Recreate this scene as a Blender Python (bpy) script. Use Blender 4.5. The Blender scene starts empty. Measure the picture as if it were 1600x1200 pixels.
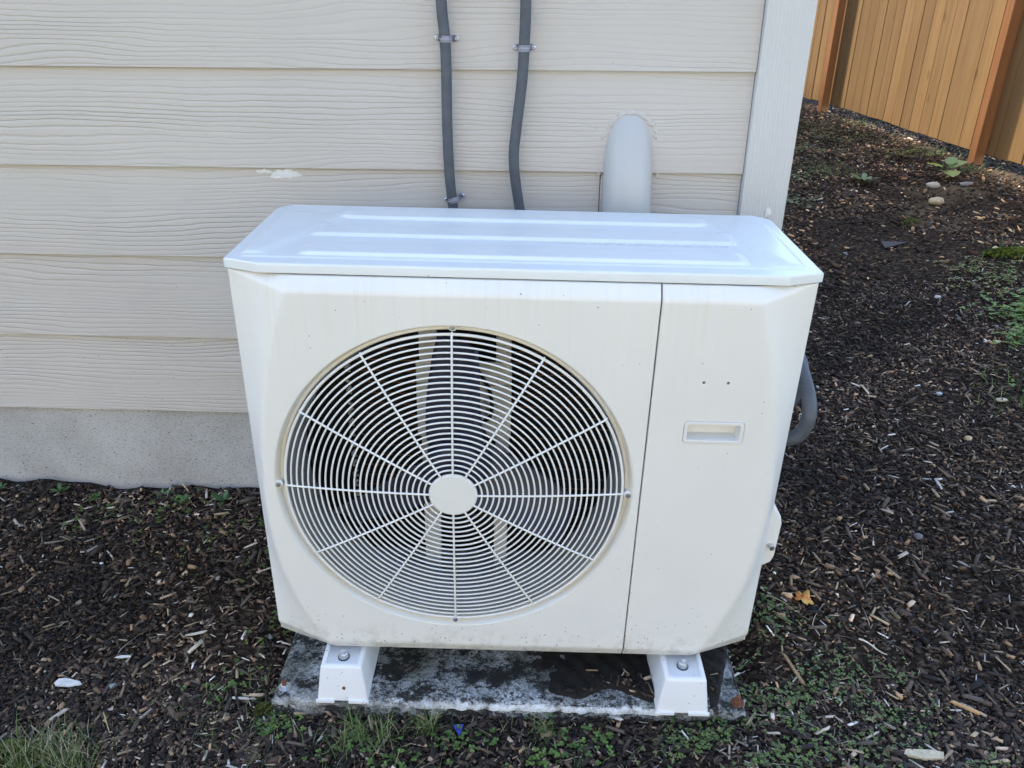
import bpy, bmesh, math, random
import numpy as np
from mathutils import Vector, Matrix, noise as mnoise
from mathutils.geometry import delaunay_2d_cdt

random.seed(7)
rng = np.random.default_rng(11)
S = bpy.context.scene
R = math.radians

# ------------------------------------------------------------------ camera
cam_d = bpy.data.cameras.new('camera'); cam = bpy.data.objects.new('camera', cam_d)
S.collection.objects.link(cam); S.camera = cam
cam_d.sensor_width = 36; cam_d.lens = 1257.56 / 1600 * 36
cam_d.clip_start = .02; cam_d.clip_end = 500
M = Matrix(((.99921, -.03328, -.02154), (.03942, .89165, .45101), (.0042, -.45151, .89226)))
c4 = Matrix(((M[0][0], M[0][2], -M[0][1], 0), (M[1][0], M[1][2], -M[1][1], -1.7212), (M[2][0], M[2][2], -M[2][1], 1.30578), (0, 0, 0, 1)))
cam.matrix_world = c4

# ------------------------------------------------------------------ light: open shade north of the house, sun behind it
SUN_EL, SUN_AZ = 50.0, -32.0          # azimuth of the sun from +Y (north of compass) towards +X, degrees
w = bpy.data.worlds.new('World'); S.world = w; w.use_nodes = True
nt = w.node_tree; nt.nodes.clear()
sky = nt.nodes.new('ShaderNodeTexSky'); sky.sky_type = 'NISHITA'; sky.sun_disc = False
sky.sun_elevation = R(SUN_EL); sky.sun_rotation = R(SUN_AZ)
sky.air_density = 1.0; sky.dust_density = 1.0; sky.ozone_density = 3.0
bg = nt.nodes.new('ShaderNodeBackground'); bg.inputs[1].default_value = .15
out = nt.nodes.new('ShaderNodeOutputWorld')
nt.links.new(sky.outputs[0], bg.inputs[0]); nt.links.new(bg.outputs[0], out.inputs[0])
sd = Vector((math.sin(R(SUN_AZ)) * math.cos(R(SUN_EL)), math.cos(R(SUN_AZ)) * math.cos(R(SUN_EL)), math.sin(R(SUN_EL))))
sl = bpy.data.lights.new('sun', 'SUN'); sl.energy = 2.0; sl.angle = R(3.); sl.color = (1, .94, .86)
so = bpy.data.objects.new('sun', sl); S.collection.objects.link(so)
so.rotation_euler = sd.to_track_quat('Z', 'Y').to_euler()
S.view_settings.view_transform = 'Standard'; S.view_settings.look = 'None'
S.view_settings.gamma = 1; S.view_settings.use_curve_mapping = False
S.view_settings.exposure = 2.22
S.view_settings.use_white_balance = True; S.view_settings.white_balance_temperature = 7250; S.view_settings.white_balance_tint = 11
S.cycles.max_bounces = 8; S.cycles.diffuse_bounces = 5

# ------------------------------------------------------------------ helpers
def link(o, parent=None):
    S.collection.objects.link(o)
    if parent: o.parent = parent
    return o
def tag(o, label=None, cat=None, group=None, kind=None):
    if label: o['label'] = label
    if cat: o['category'] = cat
    if group: o['group'] = group
    if kind: o['kind'] = kind
    return o
def empty(name, loc=(0, 0, 0), mat=None):
    o = bpy.data.objects.new(name, None); o.empty_display_size = .05
    S.collection.objects.link(o)
    if mat is not None: o.matrix_world = mat
    else: o.location = loc
    return o
def finish(me, m, smooth, angle=None):
    if m: me.materials.append(m)
    if smooth:
        me.shade_smooth()
        if angle is not None: me.set_sharp_from_angle(angle=R(angle))
    return me
def mesh(name, v, f, m=None, parent=None, smooth=False, angle=40):
    me = bpy.data.meshes.new(name); me.from_pydata([tuple(map(float, p)) for p in v], [], f); me.update()
    finish(me, m, smooth, angle)
    return link(bpy.data.objects.new(name, me), parent)
def bmo(name, bm, m=None, parent=None, smooth=True, angle=35):
    me = bpy.data.meshes.new(name); bm.to_mesh(me); bm.free(); finish(me, m, smooth, angle)
    return link(bpy.data.objects.new(name, me), parent)
def add_box(bm, x0, x1, y0, y1, z0, z1, bev=0, seg=2):
    vs = [bm.verts.new(p) for p in ((x0,y0,z0),(x1,y0,z0),(x1,y1,z0),(x0,y1,z0),(x0,y0,z1),(x1,y0,z1),(x1,y1,z1),(x0,y1,z1))]
    fs = [bm.faces.new([vs[i] for i in q]) for q in ((0,3,2,1),(4,5,6,7),(0,1,5,4),(1,2,6,5),(2,3,7,6),(3,0,4,7))]
    if bev:
        es = list({e for f in fs for e in f.edges})
        bmesh.ops.bevel(bm, geom=es, offset=bev, segments=seg, profile=.5, affect='EDGES')
def box(name, x0, x1, y0, y1, z0, z1, m, parent=None, bev=0, seg=2):
    bm = bmesh.new(); add_box(bm, x0, x1, y0, y1, z0, z1, bev, seg); return bmo(name, bm, m, parent, bool(bev), 22)
def add_tube(bm, pts, r, n=12, cap=True, closed=False):
    pts = [Vector(p) for p in pts]; rings = []; up = None; N = len(pts)
    for i, p in enumerate(pts):
        if closed: t = pts[(i+1) % N] - pts[i-1]
        else: t = pts[min(i+1, N-1)] - pts[max(i-1, 0)]
        t.normalize()
        if up is None:
            up = Vector((0, 0, 1)) if abs(t.z) < .9 else Vector((0, 1, 0))
        a = (up - t * up.dot(t)).normalized(); up = a; b = t.cross(a)
        rr = r[i] if hasattr(r, '__len__') else r
        rings.append([bm.verts.new(p + (a * math.cos(k*2*math.pi/n) + b * math.sin(k*2*math.pi/n)) * rr) for k in range(n)])
    for i in range(N if closed else N-1):
        A, B = rings[i], rings[(i+1) % N]
        for k in range(n): bm.faces.new((A[k], A[(k+1) % n], B[(k+1) % n], B[k]))
    if cap and not closed:
        bm.faces.new(rings[0][::-1]); bm.faces.new(rings[-1])
def tube(name, pts, r, m, parent=None, n=12, closed=False):
    bm = bmesh.new(); add_tube(bm, pts, r, n, True, closed); bmesh.ops.recalc_face_normals(bm, faces=bm.faces)
    return bmo(name, bm, m, parent, True, 50)
def lathe_y(name, prof, c, m, parent=None, n=96, a0=0, a1=2*math.pi, angle=30):
    """revolve (radius, y) about the Y axis through c=(x,z)"""
    bm = bmesh.new(); rings = []
    for k in range(n):
        a = a0 + (a1-a0)*k/n
        rings.append([bm.verts.new((c[0] + r*math.cos(a), y, c[1] + r*math.sin(a))) for r, y in prof])
    for k in range(n):
        A, B = rings[k], rings[(k+1) % n]
        for i in range(len(prof)-1): bm.faces.new((A[i], B[i], B[i+1], A[i+1]))
    bmesh.ops.remove_doubles(bm, verts=bm.verts, dist=1e-6)
    bmesh.ops.recalc_face_normals(bm, faces=bm.faces)
    return bmo(name, bm, m, parent, True, angle)
def lathe_z(bm, prof, c, n=24):
    rings = [[bm.verts.new((c[0] + r*math.cos(k*2*math.pi/n), c[1] + r*math.sin(k*2*math.pi/n), c[2]+z)) for k in range(n)] for r, z in prof]
    for i in range(len(prof)-1):
        for k in range(n): bm.faces.new((rings[i][k], rings[i][(k+1) % n], rings[i+1][(k+1) % n], rings[i+1][k]))
    bm.faces.new(rings[-1]); bm.faces.new(rings[0][::-1])
def smooth_path(pts, n=6):
    pts = [Vector(p) for p in pts]; o = []
    for i in range(len(pts)-1):
        p0 = pts[max(i-1, 0)]; p1 = pts[i]; p2 = pts[i+1]; p3 = pts[min(i+2, len(pts)-1)]
        for k in range(n):
            t = k/n
            o.append(.5*((2*p1) + (p2-p0)*t + (2*p0-5*p1+4*p2-p3)*t*t + (3*p1-p0-3*p2+p3)*t**3))
    return o + [pts[-1]]
def sm(a, b, x):
    t = np.clip((np.asarray(x, float)-a)/(b-a), 0, 1); return t*t*(3-2*t)

# ------------------------------------------------------------------ materials
class NT:
    def __init__(s, name):
        s.m = bpy.data.materials.new(name); s.m.use_nodes = True; s.t = s.m.node_tree
        s.b = s.t.nodes['Principled BSDF']
    def n(s, typ, ins=None, **kw):
        nd = s.t.nodes.new('ShaderNode' + typ)
        for k, v in kw.items(): setattr(nd, k, v)
        for k, v in (ins or {}).items(): s.set(nd.inputs[k], v)
        return nd
    def set(s, sock, v):
        if isinstance(v, bpy.types.NodeSocket): s.t.links.new(v, sock)
        elif isinstance(v, bpy.types.Node): s.t.links.new(v.outputs[0], sock)
        else: sock.default_value = v
    def P(s, **kw):
        for k, v in kw.items(): s.set(s.b.inputs[k.replace('_', ' ')], v)
    def ramp(s, fac, stops, interp='LINEAR'):
        r = s.n('ValToRGB', {0: fac}); e = r.color_ramp.elements; r.color_ramp.interpolation = interp
        while len(e) < len(stops): e.new(.5)
        for q, (p, c) in zip(e, stops):
            q.position = p; q.color = (c, c, c, 1) if not hasattr(c, '__len__') else (*c, 1)
        return r.outputs[0]
    def math(s, op, a, b=0., c=0.): return s.n('Math', {0: a, 1: b, 2: c}, operation=op).outputs[0]
    def mix(s, fac, a, b, mode='MIX'):
        nd = s.n('Mix', data_type='RGBA', blend_type=mode)
        s.set(nd.inputs[0], fac)
        for i, v in ((6, a), (7, b)): s.set(nd.inputs[i], (*v, 1) if isinstance(v, tuple) and len(v) == 3 else v)
        return nd.outputs[2]
    def noise(s, vec, scale, detail=4, rough=.5, dist=0., dim='3D', w=None):
        nd = s.n('TexNoise', {'Scale': scale, 'Detail': detail, 'Roughness': rough, 'Distortion': dist}, noise_dimensions=dim)
        if vec is not None: s.set(nd.inputs['Vector'], vec)
        if w is not None: s.set(nd.inputs['W'], w)
        return nd.outputs[0]
    def map(s, vec, scale=(1, 1, 1), loc=(0, 0, 0)):
        return s.n('Mapping', {0: vec, 1: loc, 3: scale}).outputs[0]
    def bump(s, h, dist, strength=1., normal=None):
        nd = s.n('Bump', {'Strength': strength, 'Distance': dist, 'Height': h})
        if normal is not None: s.set(nd.inputs['Normal'], normal)
        return nd.outputs[0]
    def obj(s): return s.n('TexCoord').outputs['Object']
    def pos(s): return s.n('NewGeometry').outputs['Position']
    def rnd(s): return s.n('ObjectInfo').outputs['Random']

def painted(name, base, rough=.38, dirt=.5, drips=True, yellow=.0, specks=True, many=1.):
    a = NT(name); o = a.obj()
    big = a.noise(a.map(o, (1.3, 1.3, .9)), 3.2, 4, .6)
    tone = a.ramp(big, [(.35, tuple(c*.955 for c in base)), (.68, base)])
    if drips:
        st = a.noise(a.map(o, (95, 2, 3.2)), 1.0, 4, .6)
        sep = a.n('SeparateXYZ', {0: o}).outputs[2]
        hi = a.ramp(sep, [(.50, 0.), (.745, 1.)])
        k = a.math('MULTIPLY', a.math('MULTIPLY', a.ramp(st, [(.50, 0.), (.78, 1.)]), a.math('MULTIPLY', hi, a.ramp(a.noise(o, 4.5, 3), [(.4, .15), (.65, 1.)]))), .95)
        tone = a.mix(k, tone, (base[0]*.90, base[1]*.85, base[2]*.74))
        lo = a.ramp(sep, [(.0, 1.), (.085, 0.)])
        dn = a.ramp(a.noise(o, 38, 5, .7), [(.48, 0.), (.72, 1.)])
        tone = a.mix(a.math('MULTIPLY', a.math('MULTIPLY', lo, dn), .7), tone, (.22, .19, .13))
    if specks:
        def dots(sc, size, dens, seed):
            v = a.n('TexVoronoi', {'Vector': a.map(o, (1, 1, .75), (seed, seed*.7, seed*.3)), 'Scale': sc, 'Randomness': 1.})
            d = a.math('LESS_THAN', v.outputs['Distance'], size)
            c = a.n('SeparateColor', {0: v.outputs['Color']}).outputs[0]
            return a.math('MULTIPLY', d, a.math('LESS_THAN', c, dens))
        tone = a.mix(a.math('MULTIPLY', dots(42, .048, .18*many, 3.1), .9*dirt*2), tone, (.07, .055, .04))
        tone = a.mix(a.math('MULTIPLY', dots(110, .10, .05*many, 8.7), .8*dirt*2), tone, (.12, .10, .08))
        if drips:
            low = a.ramp(sep, [(.02, 1.), (.16, 0.)])
            tone = a.mix(a.math('MULTIPLY', dots(120, .15, .32, 1.7), low), tone, (.08, .07, .05))
    if name.endswith('lid'):
        sq = a.n('SeparateXYZ', {0: o}); dy = a.math('ABSOLUTE', a.math('SUBTRACT', sq.outputs[1], .137))
        band = a.ramp(dy, [(.0, 1.), (.010, 0.)])
        xr = a.ramp(a.math('MULTIPLY', sq.outputs[0], 1.), [(.0, 0.), (.10, 1.), (.345, 1.), (.36, 0.)])
        dn2 = a.ramp(a.noise(a.map(o, (1, 3, 1)), 95, 6, .75), [(.46, 0.), (.60, 1.)])
        tone = a.mix(a.math('MULTIPLY', a.math('MULTIPLY', band, xr), a.math('MULTIPLY', dn2, .6)), tone, (.22, .20, .17))
        tone = a.mix(a.math('MULTIPLY', a.ramp(a.noise(o, 7, 5, .65), [(.55, 0.), (.72, 1.)]), .16), tone, (.45, .44, .42))
    a.P(Base_Color=tone, Roughness=a.ramp(a.noise(o, 14, 4), [(.3, rough*.85), (.7, rough*1.2)]), Coat_Weight=.25, Coat_Roughness=.18)
    a.P(Normal=a.bump(a.noise(o, 900, 2), .00012, .5, None))
    return a.m
MW = painted('white_painted_steel', (.80, .785, .745))
MLID = painted('white_painted_lid', (.755, .79, .79), drips=False, dirt=.25)
MFOOT = painted('white_foot_paint', (.80, .80, .80), drips=False, dirt=.9, many=4.5)
MPL = painted('white_plastic', (.78, .77, .735), rough=.45, drips=False, specks=False)
MGR = painted('white_coated_wire', (.80, .79, .76), rough=.4, drips=False, specks=False)
def plain(name, col, rough=.6, metal=0., bumpd=0., sc=80, var=.15, tr=None):
    a = NT(name); o = a.obj()
    n = a.noise(o, sc, 5, .6)
    a.P(Base_Color=a.ramp(n, [(.3, tuple(c*(1-var) for c in col)), (.7, tuple(c*(1+var) for c in col))]), Roughness=rough, Metallic=metal)
    if bumpd: a.P(Normal=a.bump(n, bumpd))
    return a.m
M_RING = NT('aged_white_rim'); _o = M_RING.obj()
_z = M_RING.n('SeparateXYZ', {0: _o}).outputs[2]
M_RING.P(Base_Color=M_RING.mix(M_RING.ramp(M_RING.noise(M_RING.map(_o, (1, 1, 1)), 9, 4), [(.32, 0.), (.62, 1.)]), (.76, .70, .57), (.76, .74, .69)), Roughness=.45)
M_RING = M_RING.m
M_SHROUD = plain('grey_shroud', (.27, .28, .29), .5, 0, 0, 12, .08)
M_DARK = plain('dark_interior', (.012, .012, .013), .8)
M_BLADE = plain('dark_navy_fan_plastic', (.034, .040, .072), .35)
M_BRACKET = plain('pale_galvanised_bracket', (.60, .60, .575), .5, .1, 0, 20, .12)
M_COPPER = plain('dull_copper', (.26, .13, .07), .5, .6)
M_ZINC = plain('zinc_plated_steel', (.62, .64, .66), .28, .9, .0001, 200, .15)
M_RUST = plain('rusty_steel', (.16, .06, .03), .9, .1, .0006, 300, .45)
M_CAP = plain('white_cap', (.78, .77, .74), .5)
M_STRAP = plain('pale_lilac_grey_strap', (.47, .48, .56), .5, .25, .0001, 120, .1)
M_CONDUIT = NT('slate_grey_conduit_vinyl'); _o = M_CONDUIT.obj()
_wv = M_CONDUIT.n('TexWave', {'Vector': M_CONDUIT.map(_o, (0, 0, 1)), 'Scale': 55., 'Distortion': .6, 'Detail': 1.}, bands_direction='Z')
M_CONDUIT.P(Base_Color=M_CONDUIT.ramp(M_CONDUIT.noise(_o, 40, 5), [(.3, (.060, .072, .090)), (.75, (.092, .104, .122))]), Roughness=.5,
            Normal=M_CONDUIT.bump(_wv.outputs[1], .0004, .5))
M_CONDUIT = M_CONDUIT.m

# fibre-cement siding with embossed wood grain (relief, groove lines slightly darker in colour; paint with dirt)
def siding_mat(name, base, vertical=False, cyc=92., amp=7., depth=.0011):
    a = NT(name); p = a.pos()
    off = a.math('MULTIPLY', a.rnd(), 173.)
    if vertical:
        s = a.n('SeparateXYZ', {0: p}); p = a.n('CombineXYZ', {0: s.outputs[2], 1: s.outputs[1], 2: s.outputs[0]}).outputs[0]
    else:
        # the side wall runs along Y: fold x+y so the grain runs along the board there too
        s = a.n('SeparateXYZ', {0: p})
        p = a.n('CombineXYZ', {0: a.math('ADD', s.outputs[0], a.math('MULTIPLY', s.outputs[1], .9)), 1: 0., 2: s.outputs[2]}).outputs[0]
    z = a.n('SeparateXYZ', {0: p}).outputs[2]
    big = a.noise(a.map(p, (1.5, 0, 9.5)), 1., 1.5, .5, .25, '4D', off)
    med = a.noise(a.map(p, (9., 0, 30)), 1., 2, .5, 0., '4D', off)
    f = a.math('ADD', a.math('MULTIPLY', z, cyc), a.math('ADD', a.math('MULTIPLY', big, amp), a.math('MULTIPLY', med, .9)))
    sn = a.math('SINE', a.math('MULTIPLY', f, 6.2832))
    line = a.ramp(a.math('MULTIPLY_ADD', sn, .5, .5), [(.0, 0.), (.20, .70), (.45, .95), (1., 1.)])
    # faint / strong zones
    zone = a.ramp(a.noise(a.map(p, (1.1, 0, 12)), 1., 2, .5, 0., '4D', a.math('ADD', off, 31.)), [(.36, .12), (.66, 1.)])
    h = a.math('MULTIPLY', line, zone)
    fine = a.noise(a.map(p, (14, 0, 260)), 1., 2, .6, 0., '4D', off)
    h2 = a.math('ADD', h, a.math('MULTIPLY', fine, .10))
    q = a.pos()
    blot = a.noise(q, 2.4, 4, .6)
    col = a.ramp(blot, [(.3, tuple(c*.95 for c in base)), (.7, tuple(c*1.02 for c in base))])
    col = a.mix(a.math('MULTIPLY', a.math('SUBTRACT', 1., line), .12), col, tuple(c*.72 for c in base))
    v = a.n('TexVoronoi', {'Vector': q, 'Scale': 75.}); c = a.n('SeparateColor', {0: v.outputs['Color']}).outputs[0]
    zz = a.n('SeparateXYZ', {0: q}).outputs[2]
    low = a.ramp(zz, [(.36, .42), (.56, .10), (.64, .02), (.9, .006)])
    sp = a.math('MULTIPLY', a.math('LESS_THAN', v.outputs['Distance'], .09), a.math('LESS_THAN', c, low))
    col = a.mix(a.math('MULTIPLY', sp, .75), col, (.10, .085, .07))
    a.P(Base_Color=col, Roughness=.62, Normal=a.bump(h2, depth, 1.))
    return a.m
M_SIDING = siding_mat('greige_siding_paint', (.56, .52, .475), depth=.0012)
M_TRIM = siding_mat('pale_grey_trim_paint', (.60, .60, .585), True, 150., 5., .0009)

M_CONC = NT('foundation_concrete'); _p = M_CONC.pos()
_c = M_CONC.ramp(M_CONC.noise(_p, 5, 6, .65), [(.3, (.375, .365, .35)), (.7, (.51, .505, .495))])
_v = M_CONC.n('TexVoronoi', {'Vector': M_CONC.map(_p, (.7, 1, 1)), 'Scale': 190.}); _vc = M_CONC.n('SeparateColor', {0: _v.outputs['Color']}).outputs[0]
_pit = M_CONC.math('MULTIPLY', M_CONC.math('LESS_THAN', _v.outputs['Distance'], .20), M_CONC.math('LESS_THAN', _vc, .55))
_c = M_CONC.mix(M_CONC.math('MULTIPLY', _pit, .75), _c, (.13, .125, .12))
_fl = M_CONC.ramp(M_CONC.noise(M_CONC.map(_p, (1, 1, 1.2)), 150, 5, .75), [(.30, .45), (.44, .95), (.6, 1.06)])
_c = M_CONC.mix(1., _c, _fl, 'MULTIPLY')
_v2 = M_CONC.n('TexVoronoi', {'Vector': _p, 'Scale': 52.}); _vc2 = M_CONC.n('SeparateColor', {0: _v2.outputs['Color']}).outputs[0]
_pit2 = M_CONC.math('MULTIPLY', M_CONC.math('LESS_THAN', _v2.outputs['Distance'], .11), M_CONC.math('LESS_THAN', _vc2, .34))
_c = M_CONC.mix(M_CONC.math('MULTIPLY', _pit2, .8), _c, (.07, .065, .06))
_h = M_CONC.math('SUBTRACT', M_CONC.noise(_p, 160, 4, .7), M_CONC.math('ADD', _pit, _pit2))
M_CONC.P(Base_Color=_c, Roughness=.85, Normal=M_CONC.bump(_h, .0016, .9)); M_CONC = M_CONC.m

# mossy, lime-stained pad concrete (slab is in unit-local coordinates)
a = NT('mossy_pad_concrete'); o = a.obj()
n1 = a.noise(a.map(o, (1, 1.3, 1)), 11, 12, .86); n2 = a.noise(a.map(o, (1, 1, 1), (7, 3, 1)), 26, 8, .75); n3 = a.noise(a.map(o, (1, 1, 1), (3, 9, 4)), 5.5, 5, .6)
n2 = a.math('MULTIPLY_ADD', a.noise(o, 210, 5, .8), .55, a.math('MULTIPLY', n2, .45))
col = a.ramp(n2, [(.38, (.14, .145, .14)), (.49, (.33, .34, .34)), (.60, (.68, .70, .71))])
col = a.mix(a.ramp(n3, [(.50, 0.), (.62, .7)]), col, (.11, .12, .085))
col = a.mix(a.ramp(n1, [(.50, 0.), (.515, 1.)]), col, a.ramp(n2, [(.35, (.010, .010, .009)), (.72, (.035, .032, .024))]))
fs = a.math('MULTIPLY', a.ramp(a.noise(o, 95, 6, .8), [(.50, 0.), (.55, 1.)]), a.ramp(a.noise(a.map(o, (1, 1, 1), (1, 8, 2)), 7, 4, .6), [(.36, .15), (.58, .95)]))
col = a.mix(fs, col, (.022, .021, .018))
sx = a.n('SeparateXYZ', {0: o})
edge = a.math('MULTIPLY', a.ramp(a.math('ADD', sx.outputs[1], a.math('MULTIPLY', a.noise(o, 30, 4), .03)), [(-.0, 0.), (.001, 0.)]), 1.)
fy = a.math('ADD', sx.outputs[1], a.math('MULTIPLY', a.noise(o, 60, 8, .8), .030))
m1 = a.ramp(a.math('MULTIPLY', fy, -10.), [(.34, 0.), (.40, 1.)])
xm = a.ramp(a.math('MULTIPLY_ADD', sx.outputs[0], 1., .5), [(.0, .5), (.10, .3), (.2, .1), (.28, .15), (.36, .9), (.80, .95), (.84, .0)])
topm = a.math('GREATER_THAN', sx.outputs[2], -.103)
wm = a.math('MULTIPLY', a.math('MULTIPLY', m1, topm), xm)
col = a.mix(wm, col, a.ramp(n2, [(.40, (.40, .42, .43)), (.52, (.76, .78, .79))]))
a.P(Base_Color=col, Roughness=.9, Normal=a.bump(a.math('ADD', n2, a.math('MULTIPLY', a.noise(o, 220, 4, .7), .5)), .003, .9))
M_PAD = a.m

# soil between the chips
a = NT('dark_mulch_soil'); p = a.pos()
v = a.n('TexVoronoi', {'Vector': a.map(p, (1, 1.7, 1.6)), 'Scale': 85.}); vc = a.n('SeparateColor', {0: v.outputs['Color']})
col = a.ramp(vc.outputs[0], [(.0, (.012, .009, .007)), (.5, (.028, .020, .015)), (.85, (.06, .042, .03)), (.97, (.16, .12, .08))])
n = a.noise(p, 1.6, 5, .6)
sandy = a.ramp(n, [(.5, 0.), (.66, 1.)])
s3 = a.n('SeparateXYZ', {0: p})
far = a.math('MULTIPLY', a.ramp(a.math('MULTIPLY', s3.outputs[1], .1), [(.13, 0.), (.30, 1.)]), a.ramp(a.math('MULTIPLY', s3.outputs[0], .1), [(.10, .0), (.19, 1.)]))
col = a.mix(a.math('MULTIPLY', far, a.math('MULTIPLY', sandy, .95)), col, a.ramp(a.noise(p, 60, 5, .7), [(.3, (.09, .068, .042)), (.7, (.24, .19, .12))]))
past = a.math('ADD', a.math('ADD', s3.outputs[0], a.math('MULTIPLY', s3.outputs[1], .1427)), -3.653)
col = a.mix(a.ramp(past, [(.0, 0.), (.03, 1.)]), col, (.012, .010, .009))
# added lawn behind the camera, unseen, bouncing sunlight
ln = a.ramp(a.math('MULTIPLY_ADD', s3.outputs[1], -.1, 0.), [(.14, 0.), (.19, 1.)])
col = a.mix(ln, col, a.ramp(a.noise(p, 30, 6, .7), [(.3, (.075, .085, .03)), (.7, (.20, .18, .09))]))
a.P(Base_Color=col, Roughness=1., Specular_IOR_Level=.1, Normal=a.bump(a.math('ADD', v.outputs['Distance'], a.noise(p, 140, 4)), .006, 1.))
M_SOIL = a.m
def attr_mat(name, rough=.85, bumpd=.0008, sc=300, trans=0., varsc=(1, 1, 1)):
    a = NT(name); at = a.n('Attribute', attribute_name='col')
    n = a.noise(a.map(a.obj(), varsc), sc, 3, .6)
    a.P(Base_Color=a.mix(1., at.outputs[0], a.ramp(n, [(.3, .72), (.7, 1.15)]), 'MULTIPLY'), Roughness=rough)
    if bumpd: a.P(Normal=a.bump(n, bumpd))
    if trans: a.P(Subsurface_Weight=0.)
    return a.m
M_CHIP = attr_mat('bark_chips')
M_PEB = attr_mat('pebbles', .7, .0004)
M_LEAF = attr_mat('leaf_green', .5, 0, 150)
M_GRASS = attr_mat('grass_blades', .55, 0, 150)
M_MOSS = attr_mat('moss_fibres', .9, .002, 400)

# cedar
def cedar(name, c0, c1, rough=.75):
    a = NT(name); p = a.pos(); off = a.math('MULTIPLY', a.rnd(), 91.)
    g = a.noise(a.map(p, (26, 26, 1.1)), 1., 5, .6, .8, '4D', off)
    g2 = a.noise(a.map(p, (9, 9, .7)), 1., 3, .6, 1.2, '4D', off)
    col = a.ramp(a.math('MULTIPLY_ADD', g, .6, a.math('MULTIPLY', g2, .4)), [(.33, c0), (.66, c1)])
    v = a.n('TexVoronoi', {'Vector': a.map(p, (5, 5, 2.2)), 'Scale': 1.}); kn = a.ramp(v.outputs['Distance'], [(.05, 1.), (.11, 0.)])
    col = a.mix(a.math('MULTIPLY', kn, .55), col, tuple(c*.5 for c in c0))
    pr = a.ramp(a.rnd(), [(0., .84), (.5, 1.), (1., 1.14)])
    col = a.mix(1., col, pr, 'MULTIPLY')
    a.P(Base_Color=col, Roughness=rough, Normal=a.bump(g, .0025, .7))
    return a.m
M_CEDAR = cedar('cedar_board', (.265, .142, .053), (.385, .235, .095))
M_POST = cedar('cedar_post', (.31, .125, .042), (.41, .18, .065))
M_ROOF = plain('roof_shingle', (.06, .06, .065), .9)
M_LIMESTAIN = plain('chalky_paint', (.74, .74, .73), .8, 0, .0006, 220, .08)

# ------------------------------------------------------------------ ground
UM = Matrix(((.99961, -.0226, .0163), (.0226, .99974, .0004), (-.0163, 0, .99987))).to_4x4()
UM.translation = Vector((-.0412, -.5387, .1138))
_phs = rng.uniform(0, 6.28, 40); _dir = rng.uniform(0, 6.28, 40)
def lumps(x, y):
    s = 0
    for i in range(14):
        k = 3 + 2.1*i
        s = s + np.sin(x*k*np.cos(_dir[i]) + y*k*np.sin(_dir[i]) + _phs[i]) / (1+i*.9)
    return s
def gh(x, y):
    x = np.asarray(x, float); y = np.asarray(y, float)
    h = .105*sm(-.62, -.02, y) + .045*sm(.9, 2.6, x)
    inslab = sm(-.56, -.50, x)*(1-sm(.42, .52, x))*sm(-.72, -.60, y)*(1-sm(-.14, -.04, y))
    h = h*(1-inslab)
    h = h - .009*sm(-.56, -.50, x)*(1-sm(.42, .50, x))*sm(-.70, -.62, y)*(1-sm(-.2, -.1, y))
    h = h + .0062*lumps(x, y)*(1-.7*inslab)
    h = h + sm(-.16, -.02, y)*(1-sm(.3, .8, x))*(.008*np.sin(x*8.7+1)+.006*np.sin(x*21+2)+.004*np.sin(x*47))
    bk = sm(.9, 1.9, x)*sm(.6, 1.8, y); h = h + bk*(.022*np.sin(x*2.3-y*1.9+.6)+.013*np.sin(x*5.7-y*3.1+2)+.007*np.sin(x*11+y*8))*(1-sm(2.45, 2.8, x+(y-4.15)*.1427))
    h = h - .03*sm(0., .35, x-(3.06+(4.153-y)*.1427)) # falls away past the fence
    h = h*(1-sm(8, 14, np.abs(x)))*(1-sm(12, 16, np.abs(y))) - .02*sm(-1.2, -2.6, y)
    return h - .03*sm(.42, .2, np.abs(x*0+1))
def axis(a, b, n, c, d, m):
    return np.concatenate([-np.geomspace(60, -a+.02, m)[:-1] if a < 0 else [], np.linspace(a, b, n), np.geomspace(b+.05, 60, m)])
gx = axis(-2.2, 3.5, 230, 0, 0, 22); gy = axis(-1.4, 7.4, 330, 0, 0, 22)
X, Y = np.meshgrid(gx, gy); Z = gh(X, Y)
V = np.stack([X, Y, Z], -1).reshape(-1, 3); nx = len(gx); ny = len(gy)
i, j = np.meshgrid(np.arange(nx-1), np.arange(ny-1)); q = (j*nx+i).ravel()
F = np.stack([q, q+1, q+nx+1, q+nx], 1)
def np_mesh(name, V, F, m, col=None, smooth=False, parent=None):
    me = bpy.data.meshes.new(name); k = F.shape[1]
    me.vertices.add(len(V)); me.vertices.foreach_set('co', np.ascontiguousarray(V, dtype=np.float32).ravel())
    me.loops.add(F.size); me.loops.foreach_set('vertex_index', np.ascontiguousarray(F, dtype=np.int32).ravel())
    me.polygons.add(len(F)); me.polygons.foreach_set('loop_start', np.arange(0, F.size, k, dtype=np.int32))
    me.update(calc_edges=True)
    if smooth: me.shade_smooth()
    if col is not None:
        at = me.color_attributes.new('col', 'FLOAT_COLOR', 'POINT')
        at.data.foreach_set('color', np.concatenate([col, np.ones((len(col), 1))], 1).astype(np.float32).ravel())
    me.materials.append(m)
    return link(bpy.data.objects.new(name, me), parent)
tag(np_mesh('ground', V, F, M_SOIL, smooth=True), 'dark mulch bed soil rising gently to the house wall and the cedar fence', kind='structure')

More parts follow.
